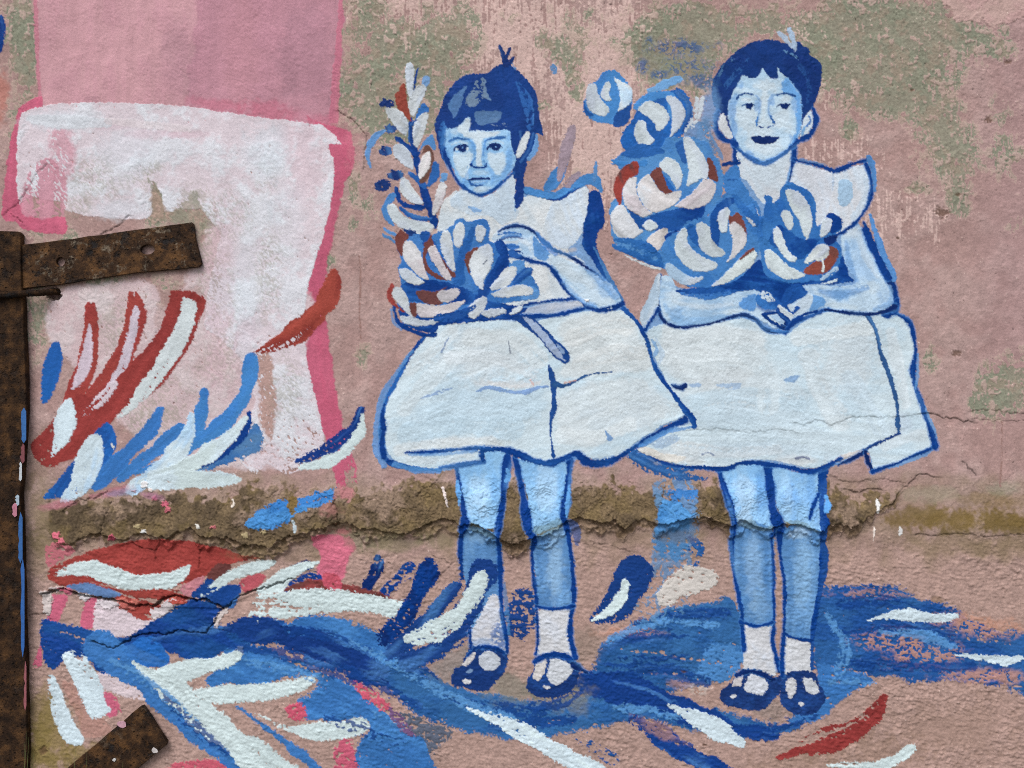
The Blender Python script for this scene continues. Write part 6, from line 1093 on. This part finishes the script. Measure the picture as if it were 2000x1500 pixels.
def persp(p, d):                # the same sight line carried forward to a plate d metres in front of the wall
    return [(1000 + (x - 1000) * (1 - d / CAM_D), 750 + (y - 750) * (1 - d / CAM_D)) for x, y in p]
def ragged(p, step, amp):
    out = []
    for (ax, ay), (bx, by) in zip(p, p[1:] + p[:1]):
        m = max(int(math.hypot(bx - ax, by - ay) / step), 1)
        for k in range(m):
            out.append((ax + (bx - ax) * k / m + (random.gauss(0, amp) if k else 0), ay + (by - ay) * k / m + (random.gauss(0, amp) if k else 0)))
    return out
post_out = [(-58, 449), (35, 452), (40, 457), (42, 560), (46, 640), (49, 700), (51, 800), (47, 870), (43, 930), (39, 965), (42, 1020), (44, 1120), (46, 1200), (50, 1300), (52, 1420), (52, 1640), (-60, 1640)]
post = plate('iron_post', persp(ragged(post_out, 40, .7), .016), [], 0.001, 0.016, rust_post, None, .0018)
post['label'] = 'dark rusty iron post standing against the left edge of the mural wall'
post['category'] = 'post'
def oval(cx, cy, rx, ry, a=0, n=16):
    return [(cx + rx * math.cos(t) * math.cos(a) - ry * math.sin(t) * math.sin(a), cy + rx * math.cos(t) * math.sin(a) + ry * math.sin(t) * math.cos(a)) for t in [2 * math.pi * k / n for k in range(n)]]
strap_out = ragged([(20, 481), (373, 433.5), (377, 437), (381, 468), (391, 506), (393, 514), (388, 521), (240, 536), (110, 556), (20, 567)], 24, .5)
strap = plate('strap', persp(strap_out, .013), [persp(oval(117, 511, 8.5, 9, .3), .013), persp(oval(287, 487, 14, 9.5, -.1), .013)], 0.003, 0.008, rust_strap, post, .0012)
strap['label'] = 'upper rusty strap with two holes, welded across to the wall'
brace_out = ragged([(274, 1380), (279, 1379), (326, 1450), (324, 1456), (120, 1622), (66, 1556)], 22, .5)
brace = plate('brace', persp(brace_out, .014), [], 0.004, 0.010, rust_brace, post, .0012)
brace['label'] = 'lower rusty brace slanting down to the ground'
def tube(name, path, rad, mat, parent, seg=12):
    bm = bmesh.new(); rings = []
    P_ = [Vector(p) for p in path]
    for i, p in enumerate(P_):
        t = (P_[min(i + 1, len(P_) - 1)] - P_[max(i - 1, 0)]).normalized()
        a = t.cross(Vector((0, 0, 1))).normalized(); b = a.cross(t)
        r_ = rad[i] if hasattr(rad, '__len__') else rad
        rings.append([bm.verts.new(p + (a * math.cos(2 * math.pi * k / seg) + b * math.sin(2 * math.pi * k / seg)) * r_) for k in range(seg)])
    for A, B_ in zip(rings, rings[1:]):
        for k in range(seg): bm.faces.new((A[k], A[(k + 1) % seg], B_[(k + 1) % seg], B_[k]))
    bm.faces.new(rings[0][::-1]); bm.faces.new(rings[-1])
    bmesh.ops.recalc_face_normals(bm, faces=bm.faces)
    return link_mesh(name, bm, mat, parent, True)
pp, rr_ = [], []
for k in range(76):
    t = k / 75; x = -70 + 184 * t
    yy = 572 + 6 * max(0, 1 - t * 1.6) + 2.5 * math.sin(t * 4)
    dep = 0.0235 if x < 62 else 0.0235 - 0.030 * ((x - 62) / 52) ** 1.5
    xx, y2 = persp([(x, yy)], dep)[0]
    pp.append((WX(xx), -dep, WZ(y2))); rr_.append(0.0062 * (1.0 + (0.12 if k % 3 == 0 else 0)))
pin = tube('pin', pp, rr_, rust_rod, post)
pin['label'] = 'ribbed iron pin running across the post into a hole in the wall'
# runs of mural paint that ended up on the iron
def smear(name, srgb, outline, y, parent, thick=.0008):
    return plate(name, outline, [], y, thick, flat_paint(name + '_paint', srgb), parent, .0002)
def sliver(x0, x1, ya, yb, n=9):
    L = [(x0 + random.gauss(0, 1.0), ya + (yb - ya) * k / n) for k in range(1, n)]
    return [((x0 + x1) / 2, ya)] + [(x1, y) for x, y in L] + [((x0 + x1) / 2, yb)] + L[::-1]
smear_y = 0.0168
for c, x0, x1, ya, yb in [((44, 104, 172), 46, 55, 796, 866), ((126, 66, 74), 45, 52, 866, 905), ((196, 204, 212), 41, 47, 902, 940), ((170, 190, 206), 35, 42, 966, 988), ((190, 124, 144), 29, 38, 982, 1010), ((44, 100, 166), 41, 49, 1000, 1100), ((40, 98, 172), 46, 53, 1090, 1284), ((150, 86, 94), 52, 57, 1290, 1388)]:
    smear_y += .0004; smear('paint_smear', c, persp(sliver(x0 - 4, x1 - 4, ya, yb), .018), smear_y, post)
for c, x, y, r in [((206, 160, 176), 238, 1414, 9), ((206, 200, 200), 302, 1466, 7), ((206, 206, 206), 223, 1484, 4)]:
    smear('paint_smear', c, persp([(x + r * math.cos(t) * random.uniform(.7, 1.2), y + r * .8 * math.sin(t) * random.uniform(.7, 1.2)) for t in np.linspace(0, 6.28, 11)[:-1]], .015), 0.0142, brace, .0014)

# ------------------------------------------------------------------ ground and the few grass blades at the foot of the post
soil, nt, bs = new_mat('trodden_soil')
tc = node(nt, 'ShaderNodeNewGeometry'); n = node(nt, 'ShaderNodeTexNoise', in_Scale=6.0, in_Detail=10.0, in_Roughness=.7); nt.links.new(tc.outputs['Position'], n.inputs['Vector'])
r = node(nt, 'ShaderNodeValToRGB'); r.color_ramp.elements[0].position = .35; r.color_ramp.elements[0].color = (.115, .11, .095, 1); r.color_ramp.elements[1].position = .68; r.color_ramp.elements[1].color = (.19, .19, .15, 1)
nt.links.new(n.outputs['Fac'], r.inputs['Fac']); nt.links.new(r.outputs[0], bs.inputs['Base Color']); bs.inputs['Roughness'].default_value = .95
bp = node(nt, 'ShaderNodeBump', in_Strength=.8, in_Distance=.03); nt.links.new(n.outputs['Fac'], bp.inputs['Height']); nt.links.new(bp.outputs[0], bs.inputs['Normal'])
bm = bmesh.new(); bmesh.ops.create_grid(bm, x_segments=80, y_segments=80, size=40)
for v in bm.verts: v.co.z = 0.02 * math.sin(v.co.x * 1.3) * math.sin(v.co.y * 1.1) if abs(v.co.y) > 1.5 else 0.0
ground = link_mesh('ground', bm, soil); ground['kind'] = 'structure'
gm, nt, bs = new_mat('grass_blade')
n = node(nt, 'ShaderNodeTexNoise', in_Scale=30.0); tc = node(nt, 'ShaderNodeNewGeometry'); nt.links.new(tc.outputs['Position'], n.inputs['Vector'])
r = node(nt, 'ShaderNodeValToRGB'); r.color_ramp.elements[0].color = (.045, .075, .02, 1); r.color_ramp.elements[1].color = (.14, .15, .05, 1)
nt.links.new(n.outputs['Fac'], r.inputs['Fac']); nt.links.new(r.outputs[0], bs.inputs['Base Color']); bs.inputs['Roughness'].default_value = .6
bm = bmesh.new()
blades = [(52, 1428, 4), (56, 1440, 3), (66, 1470, 5), (70, 1476, -6), (148, 1456, 6), (132, 1478, -20), (170, 1466, 2), (240, 1488, 1), (48, 1450, -3), (62, 1490, 8), (110, 1492, 6), (160, 1490, -12), (78, 1492, 3)]
blades += [(random.uniform(20, 700), random.uniform(1505, 1575), random.uniform(-18, 18)) for _ in range(150)]
for x, ytop, lean in blades:
    d = random.uniform(.022, .05); w = random.uniform(.8, 1.5) * MM
    (xt, yt_), = persp([(x, ytop)], d)
    prev = None
    for k in range(7):
        t = k / 6; px_ = WX(xt) - lean * 2.2 * MM * (1 - t) ** 1.6; pz = WZ(yt_) * t; wd = w * (1 - t * .92)
        cur = [bm.verts.new((px_ - wd, -d - .01 * (1 - t), pz)), bm.verts.new((px_, -d - .01 * (1 - t) - wd * .5, pz)), bm.verts.new((px_ + wd, -d - .01 * (1 - t), pz))]
        if prev:
            bm.faces.new((prev[0], prev[1], cur[1], cur[0])); bm.faces.new((prev[1], prev[2], cur[2], cur[1]))
        prev = cur
grass = link_mesh('grass', bm, gm); grass['kind'] = 'stuff'; grass['label'] = 'thin green grass blades growing at the foot of the wall'
